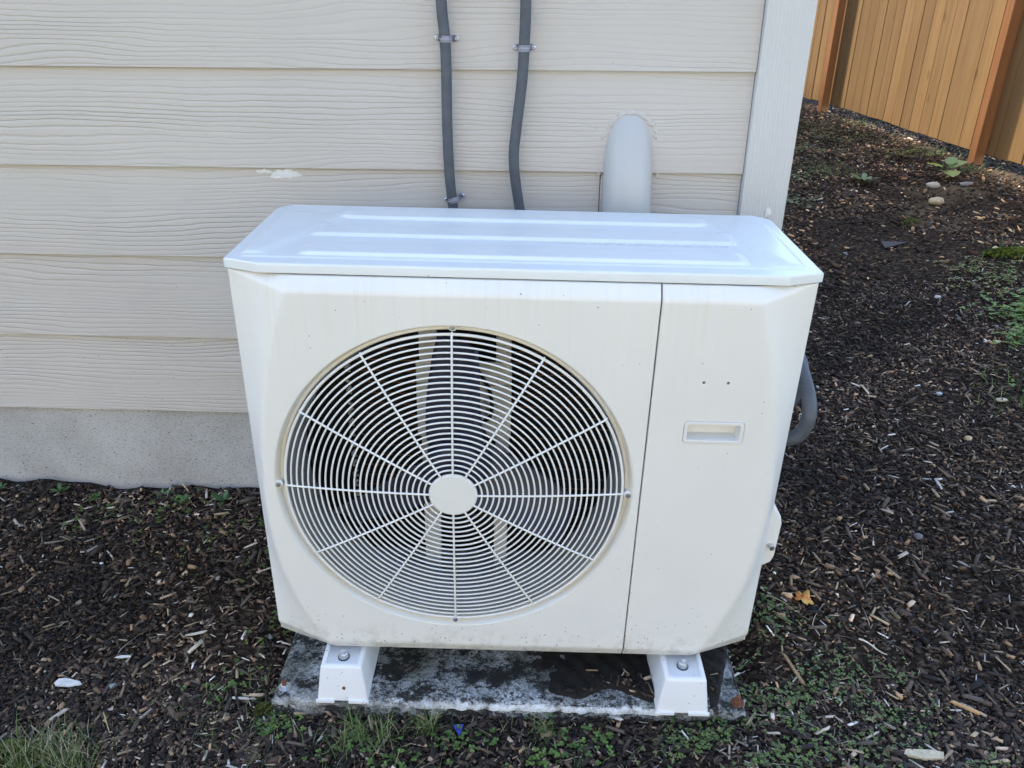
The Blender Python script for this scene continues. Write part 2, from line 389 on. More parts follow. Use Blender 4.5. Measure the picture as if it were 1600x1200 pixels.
# ------------------------------------------------------------------ house
WALLX = .4193; TRX = .5134; Z0 = .3382; REV = .2
house = empty('house', (0, 0, 0)); tag(house, 'house wall of greige lap siding with pale corner trim on a bare concrete foundation', 'house')
def sboard(z, x0, x1, y=0.):
    # one tapered lap board: proud at its lower edge, tucked behind the one above
    s = [(x0, y, z), (x1, y, z), (x1, y+.010, z+REV+.025), (x0, y+.010, z+REV+.025),
         (x0, y+.009, z), (x1, y+.009, z), (x1, y+.018, z+REV+.025), (x0, y+.018, z+REV+.025)]
    return s
BF = [(0, 1, 2, 3), (4, 7, 6, 5), (0, 4, 5, 1), (3, 2, 6, 7), (0, 3, 7, 4), (1, 5, 6, 2)]
def bevboard(name, s, m, parent):
    bm = bmesh.new(); vs = [bm.verts.new(p) for p in s]
    for f in BF: bm.faces.new([vs[i] for i in f])
    bm.edges.ensure_lookup_table()
    es = [e for e in bm.edges if {e.verts[0].index, e.verts[1].index} <= {0, 1, 4, 5} or True]
    bmesh.ops.bevel(bm, geom=es, offset=.0012, segments=1, affect='EDGES')
    bmesh.ops.recalc_face_normals(bm, faces=bm.faces)
    return bmo(name, bm, m, parent, False)
NROW = 14
joint = {2: .122, 4: -2.1, 6: -.9}
for k in range(NROW):
    z = Z0 + k*REV
    cuts = [-4.2]
    if k in joint: cuts.append(joint[k])
    elif k > 6: cuts.append(-1.2 - (k*.73) % 1.6)
    cuts.append(WALLX + .0005)
    for c0, c1 in zip(cuts[:-1], cuts[1:]):
        bevboard('siding_board', sboard(z, c0, c1-.0015), M_SIDING, house)
# side wall boards (run along +Y)
for k in range(NROW):
    z = Z0 + k*REV
    s = [(TRX-.008-p[1], .095+(p[0]), p[2]) for p in sboard(z, 0, 14.)]
    bevboard('siding_board', s, M_SIDING, house)
box('corner_board', WALLX, TRX, -.012, .020, .285, Z0+NROW*REV, M_TRIM, house, .0025)
box('corner_board', TRX-.022, TRX, .0205, .093, .285, Z0+NROW*REV, M_TRIM, house, .0025)
box('foundation', -4.2, TRX-.022, .014, 14.08, -.4, .375, M_CONC, house, .004)
bm = bmesh.new(); add_box(bm, -4.2, TRX-.03, .03, 14.05, .376, Z0+NROW*REV)
bmo('wall_core', bm, M_DARK, house, False)
zt = Z0+NROW*REV
bm = bmesh.new()
vs = [bm.verts.new(p) for p in ((-4.7, -.35, zt-.05), (.72, -.35, zt-.05), (.72, 14.6, zt-.05), (-4.7, 14.6, zt-.05), (-4.7, 7.1, zt+2.2), (.72, 7.1, zt+2.2))]
for f in ((0, 3, 2, 1), (0, 1, 5, 4), (3, 4, 5, 2), (0, 4, 3), (1, 2, 5)): bm.faces.new([vs[i] for i in f])
bmo('roof', bm, M_ROOF, house, False)

# paint scar by the nail head on the siding
def blob(name, cx, cz, y, w_, h_, m, parent, seed, thick=.0012, n=26, spikes=.45):
    r_ = random.Random(seed); v = [(cx, y-thick, cz)]
    for k in range(n):
        t = k*2*math.pi/n; q = 1-spikes*r_.random()
        v.append((cx+math.cos(t)*w_*q, y, cz+math.sin(t)*h_*q))
    for k in range(n):
        t = k*2*math.pi/n; q = .6*(1-spikes*r_.random())
        v.append((cx+math.cos(t)*w_*q, y-thick*(.6+.5*r_.random()), cz+math.sin(t)*h_*q))
    f = [(1+k, 1+(k+1) % n, 1+n+(k+1) % n, 1+n+k) for k in range(n)] + [(1+n+k, 1+n+(k+1) % n, 0) for k in range(n)]
    return mesh(name, v, f, m, parent, True, 60)
sc = blob('paint_scar', -.556, .925, .0070, .040, .012, M_LIMESTAIN, house, 3)
sc['label'] = 'white scuffed patch round a nail head on the siding'
blob('paint_scar', -.535, .937, .0080, .014, .004, M_LIMESTAIN, house, 15, .0008, 22, .8)
blob('paint_scar', -.575, .917, .0065, .020, .004, M_LIMESTAIN, house, 16, .0008, 22, .8)
blob('paint_scar', -.600, .930, .0078, .022, .006, M_LIMESTAIN, house, 5)
blob('paint_scar', .478, .862, -.0135, .008, .014, M_LIMESTAIN, house, 9)

# ------------------------------------------------------------------ cedar fence
FA = Vector((3.06, 4.153, .15)); FB = Vector((2.718, 6.536, .15)); FD = (FB-FA); SP = FD.length; FD.normalize()
FN = Vector((-FD.y, FD.x, 0))                      # towards the house
fence = empty('fence', FA); tag(fence, 'tall orange-brown cedar board fence along the mulch bank beyond the house corner', 'fence')
fr = Matrix((( FD.x, FN.x, 0), (FD.y, FN.y, 0), (0, 0, 1))).to_4x4(); fr.translation = FA
fence.matrix_world = fr
for k in (-1, 0, 1, 2):
    t = k*SP
    box('post', t-.038, t+.038, .0, .070, -.6, 1.95, M_POST, fence, .004)
t = -2.9; r_ = random.Random(4)
while t < 6.4:
    wd = r_.uniform(.128, .142)
    y0 = -.018 - r_.uniform(0, .004)
    if r_.random() < .5: y0 -= .0025
    zb = .065 + r_.uniform(-.006, .010)
    box('board', t, t+wd, y0-.016, y0, zb, 1.85, M_CEDAR, fence, .002)
    t += wd + r_.choice((.003, .004, .007))
for z in (.35, 1.0, 1.65): box('rail', -2.9, 6.4, -.08, -.0405, z, z+.085, M_POST, fence, .003)

# ------------------------------------------------------------------ added behind the camera, unseen: sunlit house and lawn bouncing warm light
nb_ = empty('light_bounce_house', (0, -9.5, 0)); tag(nb_, 'added unseen cream two storey house with lap siding, bouncing warm sunlight from behind the camera', 'house')
M_CREAM = plain('cream_house_paint', (.70, .64, .52), .7, 0, 0, 3, .04)
for k in range(30):
    v = [(-9, 0, .4+k*.19), (10, 0, .4+k*.19), (10, -.012, .4+k*.19+.205), (-9, -.012, .4+k*.19+.205)]
    mesh('siding_board', v + [(p[0], p[1]-.01, p[2]) for p in v], [(1, 0, 3, 2), (4, 5, 6, 7), (0, 1, 5, 4), (2, 3, 7, 6)], M_CREAM, nb_)
box('wall', -9, 10, -8, -.03, -.2, 6.1, M_CREAM, nb_)
for wx in (-6.5, -2.4, 2.0, 6.4):
    for wz in (1.1, 3.9):
        fr_ = box('window', wx, wx+1.2, -.02, .05, wz, wz+1.4, M_TRIM, nb_, .01); box('pane', wx+.08, wx+1.12, .0505, .056, wz+.08, wz+1.32, plain('window_glass', (.03, .035, .04), .08), fr_)
mesh('roof', [(-9.4, .5, 6.05), (10.4, .5, 6.05), (10.4, -8.4, 6.05), (-9.4, -8.4, 6.05), (-9.4, -4, 8.4), (10.4, -4, 8.4)], [(0, 3, 2, 1), (0, 1, 5, 4), (3, 4, 5, 2), (0, 4, 3), (1, 2, 5)], M_ROOF, nb_)

# ------------------------------------------------------------------ heat pump
unit = empty('heat_pump', mat=UM); tag(unit, 'white outdoor heat pump with round wire fan grille, standing on two feet against the siding', 'heat pump')
H = .7953
HZ = np.array([-.1, 0, .035, .065, .11, .17, .235, .30, .37, .44, .53, .615, .65, .70, .75, .80])
HW = np.array([.31, .345, .365, .380, .400, .418, .433, .441, .4435, .439, .427, .411, .402, .387, .370, .350])
hw_t = np.polynomial.polynomial.Polynomial.fit(HZ, HW, 6)
def ramp0(t, r): return np.where(t < -r, 0, np.where(t > r, t, (t+r)**2/(4*r)))
XE = .466
def front_y(x, z):
    ax = np.abs(x); h = hw_t(z); rr = np.where(x > 0, .007, .0035)
    m = .039/(XE-h); side = m*ramp0(ax-h, rr)
    zt_ = .752 + .022*np.clip((ax-.37)/.096, 0, 1)
    top = .73*ramp0(z-zt_, .0025)
    zb = .029 + .012*np.clip((ax-.365)/.1, 0, 1)
    bot = .5*ramp0(zb-z, .002)
    return -.015 + side + top + bot
def circle(cx, cz, r, n): return [(cx+r*math.cos(k*2*math.pi/n), cz+r*math.sin(k*2*math.pi/n)) for k in range(n)]
def rrect(x0, x1, z0, z1, r, n=5):
    o = []
    for cx, cz, a0 in ((x1-r, z1-r, 0), (x0+r, z1-r, 90), (x0+r, z0+r, 180), (x1-r, z0+r, 270)):
        o += [(cx+r*math.cos(R(a0+90*k/n)), cz+r*math.sin(R(a0+90*k/n))) for k in range(n+1)]
    return o
def inside(pts, loop):
    x, z = pts[:, 0], pts[:, 1]; c = np.zeros(len(pts), bool); L = np.array(loop); j = len(L)-1
    for i in range(len(L)):
        cond = ((L[i, 1] > z) != (L[j, 1] > z)) & (x < (L[j, 0]-L[i, 0])*(z-L[i, 1])/(L[j, 1]-L[i, 1]+1e-12)+L[i, 0])
        c ^= cond; j = i
    return c
def panel(name, x0, x1, z0, z1, holes, parent, step=.0055, m=MW, edge_round=.0022):
    nxx = int((x1-x0)/step); nzz = int((z1-z0)/step)
    ex = np.concatenate([[x0, x0+.0007, x0+.0016, x0+.003], np.linspace(x0+step, x1-step, nxx), [x1-.003, x1-.0016, x1-.0007, x1]])
    ez = np.concatenate([[z0, z0+.0007, z0+.0016, z0+.003], np.linspace(z0+step, z1-step, nzz), [z1-.003, z1-.0016, z1-.0007, z1]])
    gxx, gzz = np.meshgrid(ex, ez); P = np.stack([gxx.ravel(), gzz.ravel()], 1)
    keep = np.ones(len(P), bool)
    for L in holes:
        A = np.array(L); c = A.mean(0); big = c+(A-c)*(1+.003/np.abs(A-c).max())
        keep &= ~inside(P, big)
    P = P[keep]; loops = []; verts = [tuple(p) for p in P]; edges = []
    for L in holes:
        s = len(verts); verts += list(L); edges += [(s+k, s+(k+1) % len(L)) for k in range(len(L))]
    co, _, fc, *_ = delaunay_2d_cdt([Vector(v) for v in verts], edges, [], 0, 1e-7)
    co = np.array([tuple(c) for c in co]); fc = np.array([f for f in fc if len(f) == 3])
    cen = co[fc].mean(1); keepf = np.ones(len(fc), bool)
    for L in holes: keepf &= ~inside(cen, L)
    fc = fc[keepf]
    d = np.minimum.reduce([co[:, 0]-x0, x1-co[:, 0], co[:, 1]-z0, z1-co[:, 1]]); d = np.clip(d, 0, edge_round)
    yy = front_y(co[:, 0], co[:, 1]) + (edge_round-np.sqrt(np.maximum(edge_round**2-(edge_round-d)**2, 0)))
    bm = bmesh.new(); vs = [bm.verts.new((c[0], y, c[1])) for c, y in zip(co, yy)]
    for f in fc:
        try: bm.faces.new([vs[i] for i in f])
        except ValueError: pass
    bd = [e for e in bm.edges if e.is_boundary]
    r = bmesh.ops.extrude_edge_only(bm, edges=bd)
    for g in r['geom']:
        if isinstance(g, bmesh.types.BMVert): g.co.y += .010
    for v in [v for v in bm.verts if not v.link_faces]: bm.verts.remove(v)
    bmesh.ops.recalc_face_normals(bm, faces=bm.faces)
    return bmo(name, bm, m, parent, True, 38)
CX, CZ = -.110, .3890
SEAM = .2160
RH = .3122
front = panel('front_panel', -XE, SEAM-.0012, .004, .7725, [circle(CX, CZ, RH, 160)], unit)
front['label'] = 'white front panel with the large round fan opening and rain streaks'
hloop = rrect(.2752, .3762, .4985, .5400, .006)
serv = panel('service_panel', SEAM+.0012, XE, .004, .7725, [hloop, circle(.2981, .612, .0027, 12), circle(.3374, .612, .0027, 12)], unit)
serv['label'] = 'plain white service panel with grip and two small holes'
# grip
bm = bmesh.new()
def ringloft(bm, loops3):
    rs = [[bm.verts.new(p) for p in L] for L in loops3]; n = len(rs[0])
    for A, B in zip(rs[:-1], rs[1:]):
        for k in range(n): bm.faces.new((A[k], A[(k+1) % n], B[(k+1) % n], B[k]))
    return rs
def L3(loop, y, tilt=0.): return [(x, y, z) for x, z in loop]
o1 = rrect(.2760, .3754, .4993, .5392, .0056); o2 = rrect(.2766, .3748, .4999, .5386, .005); i1 = rrect(.2812, .3702, .5040, .5345, .003); i2 = rrect(.2818, .3696, .5046, .5338, .0025); i3 = rrect(.2835, .3675, .5060, .5290, .002)
rs = ringloft(bm, [L3(o1, -.009), L3(o1, -.0160), L3(o2, -.0168), L3(i1, -.0168), L3(i2, -.0160), [(x, .010, z) for x, z in i3]])
bm.faces.new(rs[-1]); bmesh.ops.recalc_face_normals(bm, faces=bm.faces)
bmo('grip', bm, MPL, serv, True, 30)
# lid
def axis_dense(a, b, n, extra): return np.unique(np.concatenate([np.linspace(a, b, n), *(np.array(e) for e in extra)]))
LY = .356
def lw(y):
    w_ = np.where(y < .022, .411+.059*y/.022, .470)
    c = .045; t = np.clip((y-(LY-c))/c, 0, 1)
    return w_ - c*(1-np.sqrt(np.maximum(1-t*t, 0)))*(t > 0)
def pulse(t, a, b, s0, s1): return sm(a, a+s0, t)*(1-sm(b-s1, b, t))
def lid_h(x, y):
    ax = np.abs(x)
    rim = .0018*sm(.010, .014, np.minimum.reduce([y-.018, LY-.004-y, .455-ax]))
    h = rim
    b1 = pulse(y, .038, .112, .0065, .020)*(1-sm(.345, .362, ax))
    b2 = pulse(y, .144, .218, .0065, .020)*(1-sm(.350, .368, ax))
    b3 = pulse(y, .254, .322, .0065, .016)*(1-sm(.322, .338, ax))
    dg = ax - (.350 + (.14-y)*.42)          # diagonal inner edge of end panels
    e1 = pulse(y, .038, .300, .010, .02)*sm(.012, .040, dg)*(1-sm(.440, .452, ax))
    n1 = pulse(y, .245, .36, .006, .004)*sm(.350, .356, ax)*(1-sm(.386, .392, ax))*.6
    return h + .0052*(b1+b2+b3) + .0038*np.maximum(e1 - n1, 0)
sx_ = np.sin(np.linspace(-math.pi/2, math.pi/2, 15))
ss = np.unique(np.concatenate([np.linspace(-1, 1, 240), -1+np.array([.0006, .0015, .003, .006]), 1-np.array([.0006, .0015, .003, .006])]))
ys = np.unique(np.concatenate([np.linspace(0, LY, 230), [.0004, .001, .0018], [LY-.0004, LY-.001, LY-.002], np.linspace(.310, LY, 16)]))
Sg, Yg = np.meshgrid(ss, ys); Wg = lw(Yg); Xg = Sg*Wg
dd = np.minimum.reduce([(1-np.abs(Sg))*Wg, Yg, LY-Yg]); rr = .0040; dd = np.clip(dd, 0, rr)
Zg = H - .0045 + lid_h(Xg, Yg) - (rr-np.sqrt(np.maximum(rr*rr-(rr-dd)**2, 0)))
bm = bmesh.new(); gv = [[bm.verts.new((Xg[j, i], Yg[j, i], Zg[j, i])) for i in range(len(ss))] for j in range(len(ys))]
for j in range(len(ys)-1):
    for i in range(len(ss)-1): bm.faces.new((gv[j][i], gv[j][i+1], gv[j+1][i+1], gv[j+1][i]))
ex = bmesh.ops.extrude_edge_only(bm, edges=[e for e in bm.edges if e.is_boundary])
nv = [g for g in ex['geom'] if isinstance(g, bmesh.types.BMVert)]
for v in nv: v.co.z = H-.0200
ex = bmesh.ops.extrude_edge_only(bm, edges=[g for g in ex['geom'] if isinstance(g, bmesh.types.BMEdge) and g.is_boundary])
for v in [g for g in ex['geom'] if isinstance(g, bmesh.types.BMVert)]:
    v.co.x *= .992; v.co.y = .178+(v.co.y-.178)*.98; v.co.z = H-.0205
bmesh.ops.recalc_face_normals(bm, faces=bm.faces)
bmo('lid', bm, MLID, unit, True, 50)
# sides, base, back, and black pieces put in for inner shade
box('side_panel', -XE, -XE+.002, .0345, .350, .014, .7745, MW, unit)
box('side_panel', XE-.002, XE, .0345, .350, .014, .7745, MW, unit)
box('hole_shade_box', .265, .375, -.006, .03, .575, .650, M_DARK, unit)  # added black box behind the panel holes, standing in for their shade
box('base_pan', -XE+.012, XE-.012, .040, .345, .0, .010, MW, unit, .002)
box('back_panel', -XE+.003, XE-.003, .346, .350, .011, .774, M_BRACKET, unit)
box('base_lip', -.33, .33, .004, .0355, .0, .008, MW, unit, .002)
box('divider', SEAM-.012, SEAM-.009, .012, .345, .011, .773, M_DARK, unit)
box('cavity_shade_sheet', -XE+.003, -XE+.005, .045, .345, .011, .773, M_DARK, unit)  # added black sheet, puts shade on the cavity's white inner side
# fan opening: rim, bell mouth and the plate round it
lathe_y('opening_rim', [(.3126, -.0150), (.3118, -.0150), (.3106, -.0142), (.3088, -.0100), (.3062, -.0030), (.3045, -.0012), (.3000, -.0010), (.2985, .0005), (.2978, .003), (.2972, .010)], (CX, CZ), M_RING, unit, 160)
lathe_y('bell_mouth', [(.2972, .008), (.2925, .018), (.2875, .032), (.2855, .045), (.2850, .105), (.2870, .112), (.2868, .112), (.290, .1125)], (CX, CZ), M_SHROUD, unit, 128)
# coil behind the fan
coil = box('coil', -.440, SEAM-.014, .300, .335, .012, .770, M_DARK, unit)
for k in range(29):
    z = .035 + k*.0253
    tube('tube', [(-.335, .2985, z), (.195, .2985, z)], .0016, M_COPPER, coil, 6)
bm = bmesh.new()
for k in range(200):
    x = -.43+k*.0031
    add_box(bm, x, x+.0005, .2992, .3005, .013, .768)
tag(bmo('fin', bm, plain('dark_coil_fin', (.014, .012, .010), .6, .0), coil, False), kind='stuff')
bm = bmesh.new()
for k in range(29):
    z = .035+k*.0253
    add_tube(bm, [(-.345, .285, z+.004), (-.352, .279, z+.009), (-.352, .279, z+.014), (-.345, .285, z+.019)], .003, 6)
tag(bmo('hairpin_bend', bm, M_BRACKET, coil), kind='stuff')
# motor stand
st = box('motor_bracket', -.1860, -.1530, .158, .172, .012, .770, M_BRACKET, unit, .002)
box('beam', -.0440, -.0165, .158, .172, .012, .770, M_BRACKET, st, .002)
for x in (-.177, -.170, -.163): box('rib', x-.001, x+.001, .1562, .158, .02, .765, M_BRACKET, st)
box('motor_plate', -.192, -.014, .150, .1565, .513, .560, M_BRACKET, st, .003)
box('motor_plate', -.075, -.014, .148, .1555, .400, .5125, M_BRACKET, st, .003)
box('motor_plate', -.192, -.150, .148, .1555, .400, .5125, M_BRACKET, st, .003)
box('motor_plate', -.192, -.014, .150, .1565, .265, .310, M_BRACKET, st, .003)
lathe_y('motor', [(0., .100), (.045, .100), (.055, .106), (.055, .155), (.0, .156)], (CX, CZ), M_DARK, unit, 40)
bm = bmesh.new()
for (x, z, r2) in ((-.055, .480, .007), (-.046, .470, .006), (-.052, .455, .007), (-.040, .446, .005)):
    add_box(bm, x-r2, x+r2, .136, .1475, z-r2, z+r2, .002)
bmo('wire_clip', bm, M_BRACKET, st)
tube('motor_cable', smooth_path([(-.08, .13, .44), (-.055, .12, .46), (-.05, .13, .485), (-.06, .14, .52), (-.09, .145, .565)]), .0035, M_DARK, unit, 8)
# fan: hub and three swept blades
fan = lathe_y('fan', [(0., .035), (.030, .035), (.050, .040), (.058, .052), (.058, .100), (.052, .102), (0., .102)], (CX, CZ), M_BLADE, unit, 48)
for k, a0 in enumerate((95, -25, 215)):
    v = []; f = []; NR, NA = 12, 10
    for i in range(NR+1):
        r = .052 + (.250-.052)*i/NR; t = i/NR
        span = (.128-.050*t**.8-.03*max(0, t-.85))/r; sweep = R(-6*t)
        for j in range(NA+1):
            s = j/NA - .5
            a_ = R(a0)+sweep+s*span
            yy = .066 + s*(.050+.012*t) + .010*(1-4*s*s)
            v.append((CX+r*math.cos(a_), yy, CZ+r*math.sin(a_)))
    for i in range(NR):
        for j in range(NA): q_ = i*(NA+1)+j; f.append((q_, q_+1, q_+NA+2, q_+NA+1))
    bo = mesh('blade', v, f, M_BLADE, fan, True, 60)
    md = bo.modifiers.new('thickness', 'SOLIDIFY'); md.thickness = .0035
# grille
def dome(r): return -.0085 - .0185*(1-(r/.298)**2)
gr = lathe_y('fan_grille', [(.0, -.0300), (.0395, -.0296), (.0418, -.0282), (.0425, -.0262), (.0400, -.0255), (.0, -.0255)], (CX, CZ-.0003), MPL, unit, 64)
gr['label'] = 'round white wire fan guard with a flat hub cap'
NRING = 25
for k in range(NRING):
    r = .0500 + k*(.2945-.0500)/(NRING-1)
    n = 140; y = dome(r) - .0006
    wr = .0017 if k < NRING-1 else .0026
    tube('ring', [(CX+r*math.cos(2*math.pi*q_/n), y, CZ+r*math.sin(2*math.pi*q_/n)) for q_ in range(n)], wr, MGR, gr, 8, True)
for k in range(12):
    t = R(90+30*k); pts = []
    for r in np.linspace(.040, .2950, 14):
        pts.append((CX+r*math.cos(t), dome(r)-.0025, CZ+r*math.sin(t)))
    pts.append((CX+.2968*math.cos(t), dome(.2968)+.001, CZ+.2968*math.sin(t)))
    tube('spoke', pts, .0019, MGR, gr, 8)
for k, dx, dz in ((0, -.3070, .002), (1, .3045, -.0015), (2, .0015, .3080), (3, -.0005, -.2975)):
    x, z = CX+dx, CZ+dz
    lug = lathe_y('lug', [(.0, -.0125), (.0062, -.0125), (.0074, -.0115), (.0074, -.0010)], (x, z), MPL, gr, 20)
    lathe_y('screw', [(.0, -.0150), (.0012, -.0150), (.0016, -.0158), (.0040, -.0156), (.0047, -.0142), (.0047, -.0124)], (x, z), M_ZINC, lug, 20)
# valve cover on the right side
def prism_x(name, prof, x0, x1, m, parent, bev=.004):
    bm = bmesh.new()
    A = [bm.verts.new((x0, y, z)) for y, z in prof]; B = [bm.verts.new((x1, y, z)) for y, z in prof]; n = len(prof)
    bm.faces.new(A[::-1]); bm.faces.new(B)
    for k in range(n): bm.faces.new((A[k], A[(k+1) % n], B[(k+1) % n], B[k]))
    bmesh.ops.recalc_face_normals(bm, faces=bm.faces)
    if bev: bmesh.ops.bevel(bm, geom=list(bm.edges), offset=bev, segments=3, profile=.5, affect='EDGES')
    return bmo(name, bm, m, parent, True, 40)
bm = bmesh.new()
prof = [(XE+.0005, .345), (XE+.024, .312), (XE+.028, .296), (XE+.026, .220), (XE+.021, .206), (XE+.0005, .194)]
A = [bm.verts.new((x, .040, z)) for x, z in prof]; B = [bm.verts.new((x, .200, z)) for x, z in prof]
bm.faces.new(A); bm.faces.new(B[::-1])
for k in range(6): bm.faces.new((A[k], B[k], B[(k+1) % 6], A[(k+1) % 6]))
bmesh.ops.recalc_face_normals(bm, faces=bm.faces)
bmesh.ops.bevel(bm, geom=list(bm.edges), offset=.0035, segments=3, profile=.5, affect='EDGES')
vc_ = bmo('valve_cover', bm, MPL, unit, True, 40)
bm = bmesh.new(); add_tube(bm, [(XE+.014, .0400, .248), (XE+.014, .0280, .248)], .0050, 16)
bmo('screw', bm, M_ZINC, vc_)

# ------------------------------------------------------------------ feet
def foot(xc, w0, w1, yf0, yf1, label, rustx):
    f = empty('support_foot', mat=UM @ Matrix.Translation((xc, 0, -.085)))
    tag(f, label, 'support foot', 'white steel feet under the heat pump')
    h = .080
    bm = bmesh.new()
    def ring(z, hw_, y0, y1): return [bm.verts.new(p) for p in ((-hw_, y0, z), (hw_, y0, z), (hw_, y1, z), (-hw_, y1, z))]
    rg = [ring(.0, w0, yf0, .345), ring(h, w1, yf1, .335)]
    for k in range(4): bm.faces.new((rg[0][k], rg[0][(k+1) % 4], rg[1][(k+1) % 4], rg[1][k]))
    top = bm.faces.new(rg[1])
    bmesh.ops.bevel(bm, geom=[e for e in bm.edges if any(v.co.z > h-.001 for v in e.verts)], offset=.005, segments=3, profile=.5, affect='EDGES')
    tops = [q for q in bm.faces if q.normal.z > .99 or (q.calc_center_median().z > h-.0005)]
    top = max(bm.faces, key=lambda q: q.calc_area() if abs(q.calc_center_median().z-h) < 1e-4 else 0)
    r = bmesh.ops.inset_region(bm, faces=[top], thickness=.0055)
    r2 = bmesh.ops.inset_region(bm, faces=[top], thickness=.004, depth=0)
    for v in top.verts: v.co.z -= .005
    es = list(top.edges) + [e for v in top.verts for e in v.link_edges]
    bmesh.ops.bevel(bm, geom=list(set(es)), offset=.0025, segments=2, profile=.5, affect='EDGES')
    bmesh.ops.recalc_face_normals(bm, faces=bm.faces)
    bmo('body', bm, MFOOT, f, True, 45)
    # jagged little lip where the sheet meets the pad
    bm = bmesh.new()
    bm.free()
    for s0, s1 in ((-w0, -.018), (.014, w0)): box('lip', s0-.002, s1+.002, yf0-.004, yf0+.001, -.004, .003, MFOOT, f, .0008)
    zt_ = h - .005; by = -.017
    bm = bmesh.new(); lathe_z(bm, [(.0115, 0), (.0115, .0008), (.0005, .0009)], (-.000, by, zt_), 24); bmo('slot', bm, M_DARK, f)
    bm = bmesh.new(); lathe_z(bm, [(.0098, .0010), (.0098, .0026)], (0, by, zt_), 24); bmo('washer', bm, M_ZINC, f)
    bm = bmesh.new(); lathe_z(bm, [(.0076, .0028), (.0079, .0036), (.0079, .0095), (.0070, .0106)], (0, by, zt_), 6)
    nut = bmo('nut', bm, M_ZINC, f, False)
    bm = bmesh.new(); lathe_z(bm, [(.0042, .0106), (.0042, .0185), (.0034, .0195)], (0, by, zt_), 14); bmo('bolt', bm, M_ZINC, f)
    v = [(rustx, yf0+.030*.137-.0012, .030)]
    for k in range(10): v.append((rustx+.003*math.cos(k*.628)*(1+.3*(k % 2)), yf0+.030*.137-.0006+.0042*math.sin(k*.628)*.14, .030+.0042*math.sin(k*.628)))
    mesh('rust_spot', v, [(0, 1+k, 1+(k+1) % 10) for k in range(10)], M_RUST, f)
    return f
foot(-.3310, .0500, .0400, -.0575, -.0470, 'white steel foot under the fan side, its front bolt showing, left end of the pad', .004)
foot(.3350, .0510, .0400, -.0640, -.0560, 'white steel foot under the service panel, next to the dirt-covered end of the pad', -.012)

# ------------------------------------------------------------------ pad
pad = empty('concrete_pad', mat=UM); tag(pad, 'low mossy lime-stained concrete pad under the heat pump', 'concrete pad')
nx_, ny_ = 190, 82
px = np.linspace(-.472, .4635, nx_); py = np.linspace(-.0555, .345, ny_)
def pz(x, y):
    return -.0855 + .0011*np.sin(x*37+y*19) + .0009*np.sin(x*91-y*63+2) - .0010*np.abs(np.sin(x*140+3*np.sin(y*90)))*np.abs(np.sin(y*131+x*20))
PX, PY = np.meshgrid(px, py); PZ = pz(PX, PY)
ed = np.minimum.reduce([PX+.472, .4635-PX, PY+.0555, .345-PY])
PZ = PZ - np.where(ed < .001, .0062, np.where(ed < .006, .0022, 0))*(.7+.6*np.abs(np.sin(PX*173+np.sin(PX*61)*2)))
PYo = PY + np.where(PY < -.055, .0016*np.sin(PX*83)+.0011*np.sin(PX*211), 0)
V = np.stack([PX, PYo, PZ], -1).reshape(-1, 3)
i, j = np.meshgrid(np.arange(nx_-1), np.arange(ny_-1)); q = (j*nx_+i).ravel(); F = [tuple(t) for t in np.stack([q, q+1, q+nx_+1, q+nx_], 1).tolist()]
bidx = list(range(nx_)) + [k*nx_+nx_-1 for k in range(1, ny_)] + [ny_*nx_-1-k for k in range(1, nx_)] + [k*nx_ for k in range(ny_-2, 0, -1)]
Vl = V.tolist(); n0 = len(Vl)
for lvl, zz in enumerate((-.102, -.150)):
    for t, k in enumerate(bidx): Vl.append([V[k][0], V[k][1]+(.0008*math.sin(t*.9+lvl)), zz])
nb = len(bidx)
for t in range(nb):
    u = (t+1) % nb
    F.append((bidx[t], n0+t, n0+u, bidx[u])); F.append((n0+t, n0+nb+t, n0+nb+u, n0+u))
mesh('slab', Vl, F, M_PAD, pad, True, 60)
def anchor(x, y, z, m, m2, big):
    b = empty('anchor_bolt'); b.parent = pad; b.location = (x, y, z)
    bm = bmesh.new(); lathe_z(bm, [(.0125*big, 0), (.0125*big, .0020)], (0, 0, 0), 24); w_ = bmo('washer', bm, m, b)
    bm = bmesh.new(); lathe_z(bm, [(.0078*big, .0022), (.0078*big, .0085), (.0068*big, .0095)], (0, 0, 0), 6); bmo('nut', bm, m, b, False)
    bm = bmesh.new(); lathe_z(bm, [(.0043*big, .0096), (.0043*big, .0185), (.0034, .0190)], (0, 0, 0), 14); bmo('stud', bm, m2, b)
anchor(-.4520, -.0305, -.0835, M_ZINC, M_RUST, 1.)
anchor(.4490, -.0370, -.0835, M_RUST, M_RUST, 1.05)
# dirt that has washed over the pad
def dirt_h(x, y):
    n = .5+.25*np.sin(x*31+y*17)+.2*np.sin(x*67-y*49+1.3)+.15*np.sin(x*143+y*117)
    m_ = sm(.02, .17, x)*sm(-.032, -.010, y-.012*np.sin(x*40))*1.0
    corner = sm(.0, .02, (x-.415)*1. + (-.06-y)*-.0 ) * (1-sm(.02, .06, (x-.462)*1.7 + (y+.0555)*.75 + .06))
    m2 = sm(.385, .400, x)*(1-sm(-.006, .006, (x-.4045) - (-.0)*1 - (y+.0555)*.34))
    m_ = np.maximum(m_*(1-sm(.38, .41, x)), m2)
    return m_*(.004+.009*n)
def slab_world(x, y):
    """height of pad or dirt at world x,y (unit frame is nearly level)"""
    lx = x+.0412+.0226*(y+.5387); ly = y+.5387-.0226*(x+.0412)
    return lx, ly
dx = np.linspace(0, .459, 170); dy = np.linspace(-.052, .33, 130)
DX, DY = np.meshgrid(dx, dy); DZ = -.0890 + dirt_h(DX, DY)*1.25
V = np.stack([DX, DY, DZ], -1).reshape(-1, 3); i, j = np.meshgrid(np.arange(169), np.arange(129)); q = (j*170+i).ravel()
